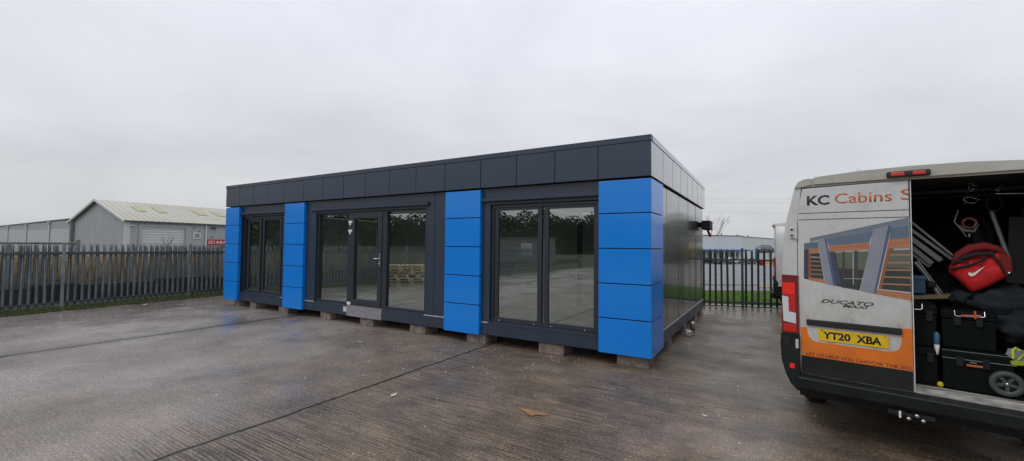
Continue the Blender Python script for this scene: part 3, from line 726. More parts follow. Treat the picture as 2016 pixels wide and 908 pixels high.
for i in range(nr):
    a, b_ = -.35+i*(LW+.7)/nr, -.35+(i+1)*(LW+.7)/nr; c_ = a+(b_-a)*.7
    for (ya, yb, dz) in ((a, c_, 0), (c_, b_, .028)):
        rf.add([(.35, ya, EH-.12+dz), (.35, yb, EH-.12+dz), (-WW/2, yb, RH+dz), (-WW/2, ya, RH+dz)], [(0, 1, 2, 3)])
        rf.add([(-WW-.35, ya, EH-.12+dz), (-WW-.35, yb, EH-.12+dz), (-WW/2, yb, RH+dz), (-WW/2, ya, RH+dz)], [(0, 1, 2, 3)])
roof = rf.build('roof', M['roof_sheet'], wh, fix=False)
def rz_(v): return EH + (RH-EH)*v
def rx_(v): return -WW/2*v
for u0, u1 in [(3, 4.25), (5.8, 7.1), (11.5, 13.0), (14.6, 16.1), (20, 21.3), (23.5, 24.8)]:
    MB().add([(rx_(.47), u0, rz_(.47)+.09), (rx_(.47), u1, rz_(.47)+.09), (rx_(.75), u1, rz_(.75)+.09), (rx_(.75), u0, rz_(.75)+.09)], [(0, 1, 2, 3)]).build('rooflight', M['skylight'], roof, fix=False)
MB().prism([(.5, EH-.3), (.5, EH+.02), (-WW/2, RH+.15), (-WW-.5, EH+.02), (-WW-.5, EH-.3), (-WW/2, RH-.22)], -.5, -.32, 'y').build('barge_board', M['offwhite'], wh)
MB().box(.36, .55, -.4, LW+.3, EH-.22, EH-.04).build('gutter', M['gutter'], wh)
MB().tube([(.2, 10.4, GB), (.2, 10.4, EH-.15)], .11, 8).build('downpipe', M['sign_white'], wh)
rd = MB(); 
for i in range(14): rd.box(-.25, -.18+(.0), 1.85, 7.5, -1.2+i*.40, -1.2+i*.40+.37, .03)
rdo = rd.build('roller_door', M['shutter'], wh)
MB().box(-.2, .14, 1.45, 8.2, 4.12, 4.42).box(-.2, .14, 1.45, 1.85, GB, 4.12).box(-.2, .14, 7.5, 8.2, GB, 4.12).build('door_surround', M['grey_clad2'], rdo)
MB().box(.06, .3, .45, .95, 4.15, 4.30, .03).build('lamp', M['sign_white'], wh)
MB().box(.06, .35, 11.1, 11.9, 4.30, 4.48, .03).box(.1, .3, 11.5, 11.8, 4.1, 4.25).build('camera_box', M['gutter'], wh)
MB().box(.06, .2, 9.3, 9.45, 3.55, 3.7).box(.06, .2, 8.7, 8.85, 4.2, 4.3).box(.06, .2, 11.3, 11.45, 2.7, 2.95).build('fitting', M['gutter'], wh)
# signs face +x: letters are made facing -y then turned
TR = Matrix.Rotation(R(90), 4, 'Z')
sg = empty('unit_sign', (-77.2, 17.35, 0), TH, 'white square sign reading 2E beside the warehouse roller door', 'sign')
MB().box(.07, .12, 8.58, 9.62, 2.50, 3.50).build('board', M['sign_white'], sg)
text('2E', 8.70, 2.70, .80, .60, -.121, M['sign_black'], sg, 'lettering', .03, M4=Matrix.Rotation(R(90), 4, 'Z'), depth=.01)
sg = empty('shop_sign', (-77.2, 17.35, 0), TH, 'red banner sign with white letters on the warehouse wall', 'sign')
MB().box(.07, .12, 10.6, 15.6, 1.45, 2.42).build('board', M['sign_red'], sg)
text('ABAC', 11.9, 1.66, 2.35, .52, -.121, M['logo_white'], sg, 'lettering', .03, M4=Matrix.Rotation(R(90), 4, 'Z'), depth=.01)
mb = MB()
for a, b_, c_, d_ in [(10.85, 11.5, 2.10, 2.18), (10.85, 11.5, 1.70, 1.78), (10.85, 10.93, 1.78, 2.10), (11.05, 11.45, 1.90, 1.98)]: mb.box(.121, .13, a, b_, c_, d_)
mb.prism([(11.6, 2.2), (11.78, 2.2), (11.74, 1.72), (11.68, 1.72)], .121, .13, 'x')
mb.build('emblem', M['logo_white'], sg)
# long low building to the left of the warehouse
UA = math.atan2(3.4, -69)
lb = empty('long_shed', (-96.0, 16.0, .55), UA, 'long low grey shed with downpipes left of the pitched roof warehouse', 'shed')
mb = MB(); n = 110
for i in range(n):
    a, b_ = i*1.0, (i+1)*1.0
    mb.add([(a, 0, GB), (b_-.1, 0, GB), (b_-.1, 0, 4.9), (a, 0, 4.9)], [(0, 1, 2, 3)]); mb.add([(b_-.1, .03, GB), (b_, .03, GB), (b_, .03, 4.9), (b_-.1, .03, 4.9)], [(0, 1, 2, 3)])
mb.build('wall', M['grey_clad'], lb, fix=False)
MB().box(-.15, 110, -12, .1, 4.85, 5.05).build('roof_edge', M['green_trim'], lb)
MB().box(-.15, 110, .1, .22, 5.0, 5.09).build('gutter', M['offwhite'], lb)
MB().box(-1.0, -.02, -.4, .06, GB, 4.83).build('corner_wall', M['green_trim'], lb)
for x_ in (13.5, 34., 56, 76):
    MB().tube([(x_, .16, GB), (x_, .16, 4.6)], .12, 8).box(x_-.3, x_+.3, .06, .4, 4.5, 4.85).build('downpipe', M['offwhite'], lb)

# ------------------------------------------------------------------ white works building on the right
A1, B1, D1 = Vector((-14.32, 121.48, 0)), Vector((-4.62, 134.29, 0)), Vector((3.75, 169.61, 0))
wb = empty('works_building', (A1.x, A1.y, -2.6), 0, 'wide white metal clad works building beyond the wet lot', 'building')
def seg_frame(A, B):
    u = (B-A).normalized(); n_ = Vector((u.y, -u.x, 0)); o = A-A1
    return lambda s_, off, z: tuple(o + u*s_ + n_*off + Vector((0, 0, z+2.6)))
f1, f2 = seg_frame(A1, B1), seg_frame(B1, D1)
def obox(f, s0, s1, o0, o1, z0, z1, mb=None):
    mb = mb or MB(); c = [(s0, o0), (s1, o0), (s1, o1), (s0, o1)]
    return mb.add([f(a, b_, z0) for a, b_ in c]+[f(a, b_, z1) for a, b_ in c], [(3, 2, 1, 0), (4, 5, 6, 7), (0, 1, 5, 4), (1, 2, 6, 5), (2, 3, 7, 6), (3, 0, 4, 7)])
mb = obox(f1, -70, 16.07, -25, 0, -2.6, 5.3); obox(f2, 0, 90, -30, 0, -3, 5.15, mb); mb.build('wall', M['bldg_white'], wb)
mb = obox(f1, -70, 16.1, .0, .12, 5.28, 5.48); obox(f2, 0, 90, .0, .12, 5.13, 5.3, mb); mb.build('roof_edge', M['gutter'], wb)
obox(f1, -40, 15.2, .0, 3.0, 1.05, 1.42).build('canopy', M['canopy_blue'], wb)
mb = MB()
for k in range(10): obox(f1, -24+k*4.2, -23.8+k*4.2, 2.7, 2.9, -2.4, .95, mb)
mb.build('canopy_post', M['offwhite'], wb)
mb = MB()
for k in range(9): obox(f1, -22.5+k*4.2, -19.6+k*4.2, .02, .1, -2.3, .6, mb)
mb.build('dock_door', M['gutter'], wb)
aw = MB()
aw.add([f2(12.2, .3, -2.6), f2(35, .3, -2.6), f2(35, .3, .9), f2(27.7, .3, 2.8), f2(17.9, .3, 2.8), f2(12.2, .3, 1.8)], [(0, 1, 2, 3, 4, 5)])
awo = aw.build('arched_bay', M['bldg_white'], wb, fix=False)
mbr = MB(); ap = [(12.2, -2.4), (12.2, 1.8), (17.9, 2.8), (27.7, 2.8), (35, .9), (35, -2.4)]
mbr.tube([f2(a, .4, b_) for a, b_ in ap], .16, 4, smooth=False); mbr.build('arch_frame', M['canopy_blue'], awo)
for a, b_, c_, d_ in [(13.6, 16.8, .4, 1.7), (17.6, 20.6, .4, 2.4), (21.4, 24.4, .4, 2.4), (25.2, 28.2, .4, 2.4), (29, 32.8, .4, 1.7)]:
    obox(f2, a, b_, .35, .45, c_, d_).build('pane', M['dark_win'], awo)
for a, b_ in [(14, 19), (20, 25), (26, 31)]: obox(f2, a, b_, .35, .45, -2.2, .1).build('door_panel', M['offwhite'], awo)
mb = MB()
for k in (3, 11): mb.tube([f1(k, -3, 5.3), f1(k, -3, 6.2)], .15, 6)
for k in (5, 16): mb.tube([f2(k, -3, 5.1), f2(k, -3, 6.0)], .2, 6)
mb.build('roof_vent', M['gutter'], wb)

# vehicles and clutter standing in the lot
def car(x, y, rz, mat, label, group='vehicles parked in front of the white works building', long=4.3, tall=1.45):
    c = empty('parked_car', (x, y, gz(x, y)+.03), rz, label, 'car', group); h = tall
    prof_ = [(-long/2, .3), (-long/2, .78), (-long*.42, .88), (-long*.22, h), (long*.14, h), (long*.28, .95), (long*.47, .82), (long/2, .55), (long/2, .3)]
    MB().prism(prof_, -.85, .85, 'y').build('body', mat, c)
    MB().prism([(-long*.36, .93), (-long*.21, h-.08), (long*.13, h-.08), (long*.24, .95)], -.862, .862, 'y').build('windows', M['dark_win'], c)
    for sx in (-1, 1):
        for sy_ in (-1, 1): MB().lathe([(0, -.1), (.31, -.1), (.31, .1), (0, .1)], (sx*long*.31, sy_*.78, .31), 'y', 14).build('wheel', M['rubber'], c)
    return c
def at_px(px, z): 
    xc = (px-1008)/840.29*z; return CAM.x+xc*math.cos(YAW)-z*math.sin(YAW), CAM.y+xc*math.sin(YAW)+z*math.cos(YAW)
for px, z, rz, mt, lb_ in [(1395, 108, .3, M['sign_black'], 'black car parked leftmost under the blue canopy'), (1424, 104, .5, M['gutter'], 'dark grey car parked below the blue canopy'),
                            (1442, 112, .6, M['bldg_white'], 'white car parked at the right end of the canopy'), (1474, 110, 1.1, M['galv2'], 'silver car parked between the canopy and the arched bay')]:
    x, y = at_px(px, z); car(x, y, rz, mt, lb_)
x, y = at_px(1503, 92)
sk = empty('red_skip', (x, y, gz(x, y)+.02), .9, 'red metal skip standing in front of the arched window bay', 'skip')
MB().prism([(-1.3, 1.0), (-.9, .1), (.9, .1), (1.3, 1.0)], -.7, .7, 'y').build('body', M['red_paint'], sk)
MB().box(-1.35, 1.35, -.75, .75, 1.0, 1.08).build('rim', M['sign_red'], sk)
x, y = at_px(1519, 60)
cr = empty('orange_crate', (x, y, gz(x, y)+.03), .7, 'small orange timber crate in the lot near the yellow post', 'crate')
mb = MB()
for k in range(4): mb.box(-.6, .6, -.5, .5, .05+k*.28, .26+k*.28, .01)
mb.build('slats', M['timber'], cr); MB().box(-.62, -.5, -.52, -.42, 0, 1.2).box(.5, .62, -.52, -.42, 0, 1.2).build('corner_post', M['timber'], cr)
x, y = at_px(1531.5, 21)
yp = empty('yellow_post', (x, y, 0), .4, 'tall yellow steel post beyond the grass beside the parked van', 'post')
MB().box(-.07, .07, -.07, .07, 0, 2.15, .01).build('shaft', M['yellow'], yp); MB().box(-.15, .15, -.15, .15, .0, .03).build('base_plate', M['yellow'], yp)
x, y = at_px(1521, 20)
tb = MB().box(-.55, .5, -.08, .08, 0, .11, .01).box(-.5, .45, .09, .22, 0, .09, .01).build('timber_beam', M['timber'], None, (x, y, .03), .3)
tag(tb, 'pale timber beam lying on the ground by the yellow post', 'timber')

# ------------------------------------------------------------------ trees
def bare_tree(name, loc, h, seed, label, cat, spread=.5, r0=.12, levels=5, mat=None, droop=0, lean=0):
    rnd = random.Random(seed); tr = empty(name, loc, 0, label, cat)
    mt, mc = MB(), MB()
    def grow(p, d, l, r, lv):
        n = 3; pts = [p]; q = p.copy(); dd = d.copy()
        for _ in range(n):
            dd = (dd + Vector((rnd.gauss(0, .12), rnd.gauss(0, .12), .03))).normalized(); q = q + dd*l/n; pts.append(q.copy())
        (mt if lv >= levels-1 else mc).tube(pts, [r*(1-.4*i/n) for i in range(n+1)], 5 if lv > 2 else 3, cap=False)
        if lv == 0: return
        for k in range(rnd.choice([2, 3, 3])):
            a = rnd.uniform(0, 6.28); ax_ = Vector((math.cos(a), math.sin(a), 0)); nd = (dd + ax_*rnd.uniform(spread*.6, spread*1.3)).normalized()
            grow(pts[rnd.choice([2, 3, 3])], nd, l*rnd.uniform(.6, .85), r*.58, lv-1)
    grow(Vector((0, 0, 0)), Vector((lean, 0, 1)).normalized(), h*.34, r0, levels)
    mt.build('trunk', mat or M['bark'], tr, fix=False); mc.build('crown', mat or M['twig'], tr, fix=False)
    return tr
x, y = at_px(1402, 165); bare_tree('bare_tree', (x, y, -3), 17, 3, 'leafless tree rising behind the roof of the white works building', 'tree', .55, .30, 6)
bare_tree('twiggy_shrub', (-25.6, 3.2, .6), 1.9, 11, 'bare grey shrub leaning in front of the warehouse gable', 'shrub', .45, .03, 4, M['twig'], lean=.5)
bare_tree('twiggy_shrub', (-22.6, 5.3, .75), 1.7, 12, 'reddish bare shrub in front of the warehouse roller door', 'shrub', .5, .03, 5, M['twig'])
bare_tree('twiggy_shrub', (-23.6, 5.0, .75), 1.4, 14, 'small bare shrub left of the roller door shrub', 'shrub', .55, .025, 4, M['twig'])
def leafy_mass(name, spots, mat, label, cat, seed, card=.35, dens=70, kind='stuff', parts=None, loc=None):
    rnd = random.Random(seed); mb = MB()
    for (x, y, z, rx, rz2) in spots:
        for _ in range(int(dens*rx*rz2)):
            while True:
                a, b_, c_ = rnd.uniform(-1, 1), rnd.uniform(-1, 1), rnd.uniform(-1, 1)
                if .25 < a*a+b_*b_+c_*c_ < 1: break
            p = Vector((x+a*rx, y+b_*rx, z+c_*rz2)); s_ = card*rnd.uniform(.5, 1.3)
            u_ = Vector((rnd.gauss(0, 1), rnd.gauss(0, 1), rnd.gauss(0, 1))).normalized(); v_ = u_.orthogonal().normalized()
            mb.add([p-u_*s_, p+v_*s_*.7, p+u_*s_, p-v_*s_*.7], [(0, 1, 2, 3)])
    o = mb.build(name, mat, parts, loc, fix=False)
    return tag(o, label, cat, kind=kind) if not parts else o
# woodland west and south-west of the yard (mirrored in the windows) and east behind the van
spots = []; rnd = random.Random(9)
for k in range(60):
    t = k/59; ang = R(186 + t*88); rad = 55 + 48*sm(t*1.15) + rnd.uniform(-3, 5); hgt = (.078*rad+2.2)*rnd.uniform(.8, 1.12)
    x, y = CAM.x+rad*math.cos(ang), CAM.y+rad*math.sin(ang); spots.append((x, y, hgt*.45, 3.2+rad*.012, hgt*.56))
leafy_mass('woodland', spots, M['tree_dark'], 'dark wooded bank west of the yard mirrored in the cabin windows', 'woodland', 21, .32, 95)
mb = MB()   # the wooded bank itself
for k in range(40):
    a0, a1 = R(186+k*88/40), R(186+(k+1)*88/40); q0, q1 = (55+48*sm(k/40*1.15)+2, 55+48*sm((k+1)/40*1.15)+2)
    pts = []
    for a, q in ((a0, q0), (a1, q1)):
        for dq, z in ((-3, -.2), (2, .05*q), (10, .055*q)): pts.append((CAM.x+(q+dq)*math.cos(a), CAM.y+(q+dq)*math.sin(a), z))
    mb.add(pts, [(0, 1, 4, 3), (1, 2, 5, 4)])
tag(mb.build('wooded_bank', M['tree_dark'], fix=False), kind='structure')
spots = []
for k in range(34):
    ang = R(120.9-37.5 - k*1.3); rad = 62+rnd.uniform(-3, 5); hgt = 5.8*rnd.uniform(.8, 1.2)
    spots.append((CAM.x+rad*math.cos(ang), CAM.y+rad*math.sin(ang), gz(20, 50)+hgt*.45, 3.2, hgt*.55))
leafy_mass('hedgerow', spots, M['tree_dark'], 'dark tall hedgerow beyond the grass right of the vans', 'hedge', 22, .26, 110)
yt = empty('yellow_tree', (-38, -28, 0), 0, 'tree with thin yellow leaves mirrored in the entrance glass', 'tree')
MB().tube([(0, 0, 0), (.1, 0, 2), (0, .1, 4)], [.2, .15, .08], 8).build('trunk', M['bark'], yt)
leafy_mass('crown', [(0, 0, 4.4, 1.8, 1.6), (.8, .5, 5.2, 1.2, 1.0)], M['tree_yellow'], None, None, 5, .16, 90, parts=yt)

# power lines
mb = MB()
for hh_, dx in ((18.5, 0), (17.2, 2), (13.5, 4)):
    pts = []
    for k in range(25):
        t = k/24; pts.append((-60+t*200+dx, 150+t*30, hh_ + 3.2*(2*t-1)**2 - t*2))
    mb.tube(pts, .016, 4)
pl_ = mb.build('power_line', M['galv2'], None, fix=False); tag(pl_, 'thin overhead wires crossing the grey sky above the works building', 'power line')

# ------------------------------------------------------------------ things mirrored in the glass: pallets and a site cabin
def make_pallet():
    p = empty('pallet', (0, 0, 0), 0, 'x', 'pallet', 'stack of wooden pallets by the left fence')
    mb = MB()
    for k in range(6): mb.box(-.6+k*.21, -.6+k*.21+.14, -.5, .5, .122, .144)
    mb.build('deck', M['timber'], p)
    mb = MB()
    for y_ in (-.45, 0, .45):
        for x_ in (-.53, 0, .53): mb.box(x_-.07, x_+.07, y_-.05, y_+.05, .022, .10)
        mb.box(-.6, .6, y_-.05, y_+.05, .10, .122)
    mb.build('bearer', M['timber'], p)
    mb = MB()
    for y_ in (-.45, 0, .45): mb.box(-.6, .6, y_-.05, y_+.05, 0, .022)
    mb.build('runner', M['timber'], p); return p
pal = make_pallet()
order = ['bottom', 'second', 'third', 'fourth', 'fifth', 'top']
for i in range(6):
    for s_, cx_ in enumerate((0, 1)):
        c_ = pal if i == 0 and s_ == 0 else copy_tree(pal)
        c_.location = (-13.72 + cx_*.86 + random.gauss(0, .07), -8.05 - cx_*.72 + random.gauss(0, .07), .004 + i*.148); c_.rotation_euler = (0, 0, R(-40)+random.gauss(0, .16))
        c_['label'] = '%s pallet of the %s stack near the left fence' % (order[i], ('farther', 'nearer')[0 if s_ == 0 else 1])
sc = empty('site_cabin', (-20.0, -30.5, 0), R(12), 'low grey site cabin with a barred white window mirrored in the right hand glass', 'cabin')
MB().box(-3.2, 2.6, -2.5, 0, .1, 2.6, .02).build('walls', M['galv2'], sc); MB().box(-3.3, 2.7, -2.6, .1, 2.6, 2.72, .01).build('roof', M['gutter'], sc)
wn_ = MB().box(.2, 1.7, .002, .03, .9, 2.15).build('window', M['sign_white'], sc)
mb = MB()
for k in range(5): mb.box(.2+k*.37, .23+k*.37, .035, .05, .9, 2.15)
for k in range(5): mb.box(.2, 1.7, .035, .05, .9+k*.31, .93+k*.31)
mb.build('bars', M['gutter'], wn_)

# ------------------------------------------------------------------ litter
def chip(name, pts, loc, rz, mat, label, cat, t=.004, wav=.006, group=None):
    rnd = random.Random(int(loc[0]*1000)); mb = MB()
    cx_, cy_ = sum(p[0] for p in pts)/len(pts), sum(p[1] for p in pts)/len(pts)
    top = [(x, y, t+.004+abs(rnd.gauss(0, wav))) for x, y in pts]+[(cx_, cy_, t+.004+wav)]; n = len(pts)
    mb.add(top + [(x, y, z-t) for x, y, z in top], [(i, (i+1) % n, n) for i in range(n)] + [((i+1) % n+n+1, i+n+1, 2*n+1) for i in range(n)] + [(i, i+n+1, (i+1) % n+n+1, (i+1) % n) for i in range(n)])
    o = mb.build(name, mat, None, (loc[0], loc[1], .0), rz); return tag(o, label, cat, group)
chip('cardboard_scrap', [(-.19, .05), (-.10, .0), (-.03, -.06), (.02, -.09), (.06, -.03), (.13, -.01), (.19, .03), (.10, .05), (.0, .06), (-.10, .06)], (-.74, -2.35), .1, M['card'], 'torn orange brown cardboard scrap lying on wet concrete in the foreground', 'scrap')
lit = [((-2.46, -2.76), .10, 'white scrap of paper just right of the slab joint'), ((-5.15, -1.05), .09, 'pale thin scrap on the concrete left of the slab joint'), ((-3.9, -1.9), .06, 'small white chip left of the dark slab joint'), ((-9.6, -.75), .10, 'white flake of litter near the second blue column'), ((-9.35, -.9), .08, 'small pale flake right of the larger flake by the second blue column'), ((-14.35, -1.25), .16, 'white plastic litter lying against the mossy verge'), ((.9, -1.4), .05, 'small pale chip in front of the corner block')]
for i, (q, s_, lb_) in enumerate(lit):
    rnd = random.Random(i+40); pts = [(s_*math.cos(a)*rnd.uniform(.5, 1), s_*.35*math.sin(a)*rnd.uniform(.5, 1)) for a in [k*6.283/7 for k in range(7)]]
    chip('paper_scrap', pts, q, rnd.uniform(0, 3), M['scrap'], lb_, 'scrap', .002, .004)
mb = MB(); rnd = random.Random(77)     # loose stone chips
for k in range(800):
    if k % 3 == 0: x, y = rnd.gauss(-4.2, 1.1), rnd.gauss(-.9, .5)
    elif k % 3 == 1: x, y = rnd.gauss(-1.6, 1.3), rnd.gauss(-.7, .8)
    else: x, y = rnd.uniform(-12, 3), rnd.uniform(-5, .1)
    if y > .05: y = -y
    s_ = abs(rnd.gauss(.002, .0035))+.0025
    if rnd.random() < .03: s_ *= 2
    a = rnd.uniform(0, 6.28); c_, d_ = math.cos(a)*s_, math.sin(a)*s_
    mb.add([(x+c_, y+d_, 0), (x-d_, y+c_, 0), (x-c_, y-d_, 0), (x+d_, y-c_, 0), (x, y, s_*.8)], [(0, 1, 4), (1, 2, 4), (2, 3, 4), (3, 0, 4)])
tag(mb.build('stone_chips', M['scrap'], None, fix=False), 'tiny pale stone chips scattered over the wet concrete', 'gravel', kind='stuff')

# ------------------------------------------------------------------ vans
R0 = [(.93, .50), (.985, .80), (.99, 1.0), (.985, 1.58), (.977, 1.81), (.947, 2.11), (.868, 2.466), (.80, 2.54), (.70, 2.557), (.36, 2.58), (0, 2.585)]
RI = [(.838, .60), (.848, .80), (.85, 1.0), (.854, 1.58), (.854, 1.81), (.850, 2.11), (.812, 2.462), (.78, 2.467), (.60, 2.469), (.30, 2.472), (0, 2.476)]
def ring(pts, y, sx=1., sz=1., z0=0., top=None):
    out = []
    for x, z in pts:
        if top is not None: z = .5 + (z-.5)*(top-.5)/(2.585-.5)
        out.append((-x*sx, y, z0+z*sz))
    return out + [(-p[0], p[1], p[2]) for p in reversed(out[:-1])]
def build_van_shell(v, second=False):
    secs = [(0, 1, None), (.03, 1.008, None), (.12, 1.022, 2.60), (.6, 1.03, 2.61), (2.4, 1.03, 2.61), (3.9, 1.03, 2.60), (4.25, 1.0, 2.54), (4.55, .97, 2.30), (4.95, .95, 1.90), (5.25, .93, 1.58), (5.35, .93, 1.36), (5.75, .90, 1.12), (5.95, .84, .95), (6.0, .80, .80)]
    mb = MB(); rs = [ring(R0, y, s, 1, 0, t) for y, s, t in secs]; n = len(rs[0])
    for r in rs: mb.v += r
    for i in range(len(rs)-1):
        for k in range(n-1):
            a = i*n+k; q = rs[i][k]; z_ = max(rs[i][k][2], rs[i][k+1][2])
            roofy = 1 if (k >= 6 and k < n-7 and secs[i][0] < 4.2) else 0
            mb.f.append((a, a+1, a+1+n, a+n)); mb.mi.append(2 if (k == 0 or k == n-2) else roofy); mb.sm.append(True)
    mb.f.append(tuple((len(rs)-1)*n+k for k in range(n))); mb.mi.append(0); mb.sm.append(False)
    b0 = len(mb.v); inner = ring(RI, 0.0); mb.v += inner
    for k in range(n-1):
        mb.f.append((k, b0+k, b0+k+1, k+1)); mb.mi.append(2 if k in (0, n-2) else (1 if 6 <= k < n-7 else 0)); mb.sm.append(False)
    b1 = len(mb.v); mb.v += ring(RI, .055)
    for k in range(n-1): mb.f.append((b0+k, b1+k, b1+k+1, b0+k+1)); mb.mi.append(3); mb.sm.append(False)
    mb.build('body', [M['van'], M['van_roof'], M['plastic'], M['rubber']], v, fix=False)
    # roof pressing and corner caps over the doors
    mb = MB().prism([(-.80, 2.475), (-.868, 2.468), (-.835, 2.525), (-.79, 2.548), (-.74, 2.556), (-.715, 2.49)], -.022, .0, 'y')
    mb.prism([(-.705, 2.492), (-.695, 2.562), (-.36, 2.587), (0, 2.594), (.36, 2.587), (.695, 2.562), (.705, 2.492)], -.028, .0, 'y')
    mb.prism([(.80, 2.475), (.868, 2.468), (.835, 2.525), (.79, 2.548), (.74, 2.556), (.715, 2.49)], -.022, .0, 'y')
    mb.build('rear_header', M['van_roof'], v)
    # inside lining
    mb = MB(); rings = [ring(RI, .0551), ring([(x*.99, z-.0) for x, z in RI], .12), ring([(x*1.06, z) for x, z in RI], .2), ring([(x*1.06, z) for x, z in RI], 3.05)]
    for r in rings: mb.v += r
    for i in range(3):
        for k in range(n-1): a = i*n+k; mb.f.append((a, a+n, a+n+1, a+1)); mb.mi.append(0); mb.sm.append(False)
    mb.f.append(tuple(3*n+k for k in range(n))); mb.mi.append(0); mb.sm.append(False)
    mb.build('lining', M['cargo_dark'], v, fix=False)
    MB().box(-.83, .83, .0, .12, .60, .655, .006).build('sill', M['worn_floor'], v)
    MB().box(-.86, .86, .121, 3.0, .60, .652).build('cargo_floor', M['cargo_dark'], v)
    for a, b_ in ((-.80, -.30), (-.27, .22), (.25, .52), (.55, .80)): MB().box(a, b_, 2.96, 2.99, .70, 2.2, .004).build('bulkhead_panel', M['cargo_panel'], v)
    for y_ in (.9, 1.5, 2.1, 2.7):
        MB().box(-.885, -.84, y_-.03, y_+.03, .66, 2.3, .006).build('wall_rib', M['cargo_panel'], v); MB().box(.84, .885, y_-.03, y_+.03, .66, 2.3, .006).build('wall_rib', M['cargo_panel'], v)
        MB().box(-.8, .8, y_-.03, y_+.03, 2.42, 2.45, .004).build('roof_rib', M['cargo_panel'], v)
    # wheels
    for y_ in (1.25, 4.95):
        for s_ in (-1, 1):
            wv = MB().lathe([(0, -.10), (.20, -.10), (.30, -.115), (.335, -.085), (.345, 0), (.335, .085), (.30, .115), (0, .115)], (s_*.86, y_, .345), 'x', 32).build('wheel', M['rubber'], v)
            MB().lathe([(0, s_*.12), (.06, s_*.13), (.17, s_*.10), (.20, s_*.118)], (s_*.86, y_, .345), 'x', 20).build('rim', M['wheel_grey'], wv)
    MB().box(-.86, .86, .10, 5.7, .36, .52).box(-.5, .5, 1.1, 1.4, .28, .38).build('underbody', M['black'], v)
    for s_ in (-1, 1): MB().prism([(4.05, 1.55), (4.05, 2.1), (4.3, 2.12), (4.75, 1.75), (4.95, 1.50)], s_*1.0, s_*1.045, 'x').build('side_window', M['dark_win'], v)
    MB().add([(-.82, 4.36, 2.42), (.82, 4.36, 2.42), (.86, 5.18, 1.68), (-.86, 5.18, 1.68)], [(0, 1, 2, 3)]).build('windscreen', M['dark_win'], v, fix=False)
    MB().box(-.9, .9, 5.85, 6.08, .35, .75, .05).build('front_bumper', M['plastic'], v)
    # lamps: a tall cluster each side
    for s_ in (-1, 1):
        def mp(pts): return [(p[0]*s_*-1, p[1]) for p in pts]
        lp = MB().prism(mp([(-.984, 1.584), (-.846, 1.580), (-.843, .998), (-.991, .992)]), -.030, .14, 'y').build('tail_lamp', M['lamp_dk'], v)
        MB().prism(mp([(-.981, 1.508), (-.868, 1.508), (-.868, 1.21), (-.922, 1.216), (-.926, 1.362), (-.981, 1.375)]), -.036, -.0301, 'y').build('red_lens', M['lamp_red'], lp)
        MB().box(-s_*-.976, -s_*-.873, -.0405, -.0365, 1.385, 1.500, .004).build('brake_lens', M['lamp_bright'], lp)
        MB().prism(mp([(-.984, 1.370), (-.929, 1.358), (-.926, 1.212), (-.866, 1.203), (-.865, 1.096), (-.973, 1.112)]), -.035, -.0301, 'y').build('clear_lens', M['lamp_clear'], lp)
        MB().box(-s_*-.975, -s_*-.862, -.036, -.0301, 1.010, 1.085, .004).build('lower_lens', M['lamp_red'], lp)
        # bumper corner
        bc = MB().prism(mp([(-.992, .988), (-1.0, .90), (-.990, .72), (-.955, .585), (-.915, .50), (-.86, .44), (-.838, .44), (-.838, .988)]), -.055, .50, 'y').build('bumper_corner', M['plastic'], v)
        MB().box(-s_*-.968, -s_*-.922, -.060, -.0551, .875, .955, .006).build('socket_cover', M['rubber'], bc)
        MB().box(-s_*-.920, -s_*-.877, -.062, -.0551, .650, .700, .003).build('reflector', M['lamp_bright'], bc)
        MB().box(-s_*-.868, -s_*-.842, -.068, -.0551, .855, .945, .004).build('lower_hinge', M['van'], bc)
        hg = MB().box(-s_*-.913, -s_*-.868, -.022, .0, 1.957, 2.068, .008).tube([(s_*.858, -.02, 1.95), (s_*.858, -.02, 2.072)], .012, 8).box(-s_*-.868, -s_*-.846, -.02, -.008, 1.975, 2.05).build('hinge', M['van'], v)
        for z_ in (1.985, 2.045): MB().lathe([(0, -.004), (.012, -.004), (.013, 0)], (-s_*-.893, -.022, z_), 'y', 10).build('bolt', M['badge_dk'], hg)
    MB().prism([(-.0, .600), (-.118, .592), (-.126, .580), (-.118, .492), (-.07, .445), (.06, .445), (.06, .600)], -.838, .838, 'x').build('rear_bumper', M['plastic'], v)
    bl = MB().box(-.158, .130, -.062, -.0285, 2.498, 2.552, .014).build('high_brake_lamp', M['rubber'], v)
    for a, b_ in ((-.128, -.035), (.015, .10)): MB().box(a, b_, -.068, -.055, 2.508, 2.543, .008).build('lens', M['lamp_red'], bl)
def door_outline(s_):
    q = [(-.833, .608), (-.842, .8), (-.844, 1.0), (-.848, 1.58), (-.848, 1.81), (-.843, 2.15), (-.826, 2.32), (-.803, 2.456), (-.4, 2.464), (-.012, 2.470), (-.006, .608)]
    return q if s_ < 0 else [(-x, z) for x, z in q][::-1]
def door_panel(v, s_, name='rear_door'):
    q = door_outline(s_); mb = MB(); cx_, cz_ = -.43*(-s_), 1.5
    inner = [(x + (.010 if x < cx_ else -.010), z + (.010 if z < cz_ else -.010)) for x, z in q]
    n = len(q); mb.v += [(x, -.014, z) for x, z in inner] + [(x, -.006, z) for x, z in q] + [(x, .045, z) for x, z in q]
    mb.f.append(tuple(range(n))); mb.f.append(tuple(reversed(range(2*n, 3*n))))
    for a in (0, n):
        for k in range(n): mb.f.append((a+k, a+(k+1) % n, a+n+(k+1) % n, a+n+k))
    mb.mi = [0]*len(mb.f); mb.sm = [False]*len(mb.f)
    d = mb.build(name, M['van'], v)
    MB().box(-.826 if s_ < 0 else .01, -.01 if s_ < 0 else .826, -.0165, -.0141, .612, .786).build('lower_band', M['door_black'], d)
    return d

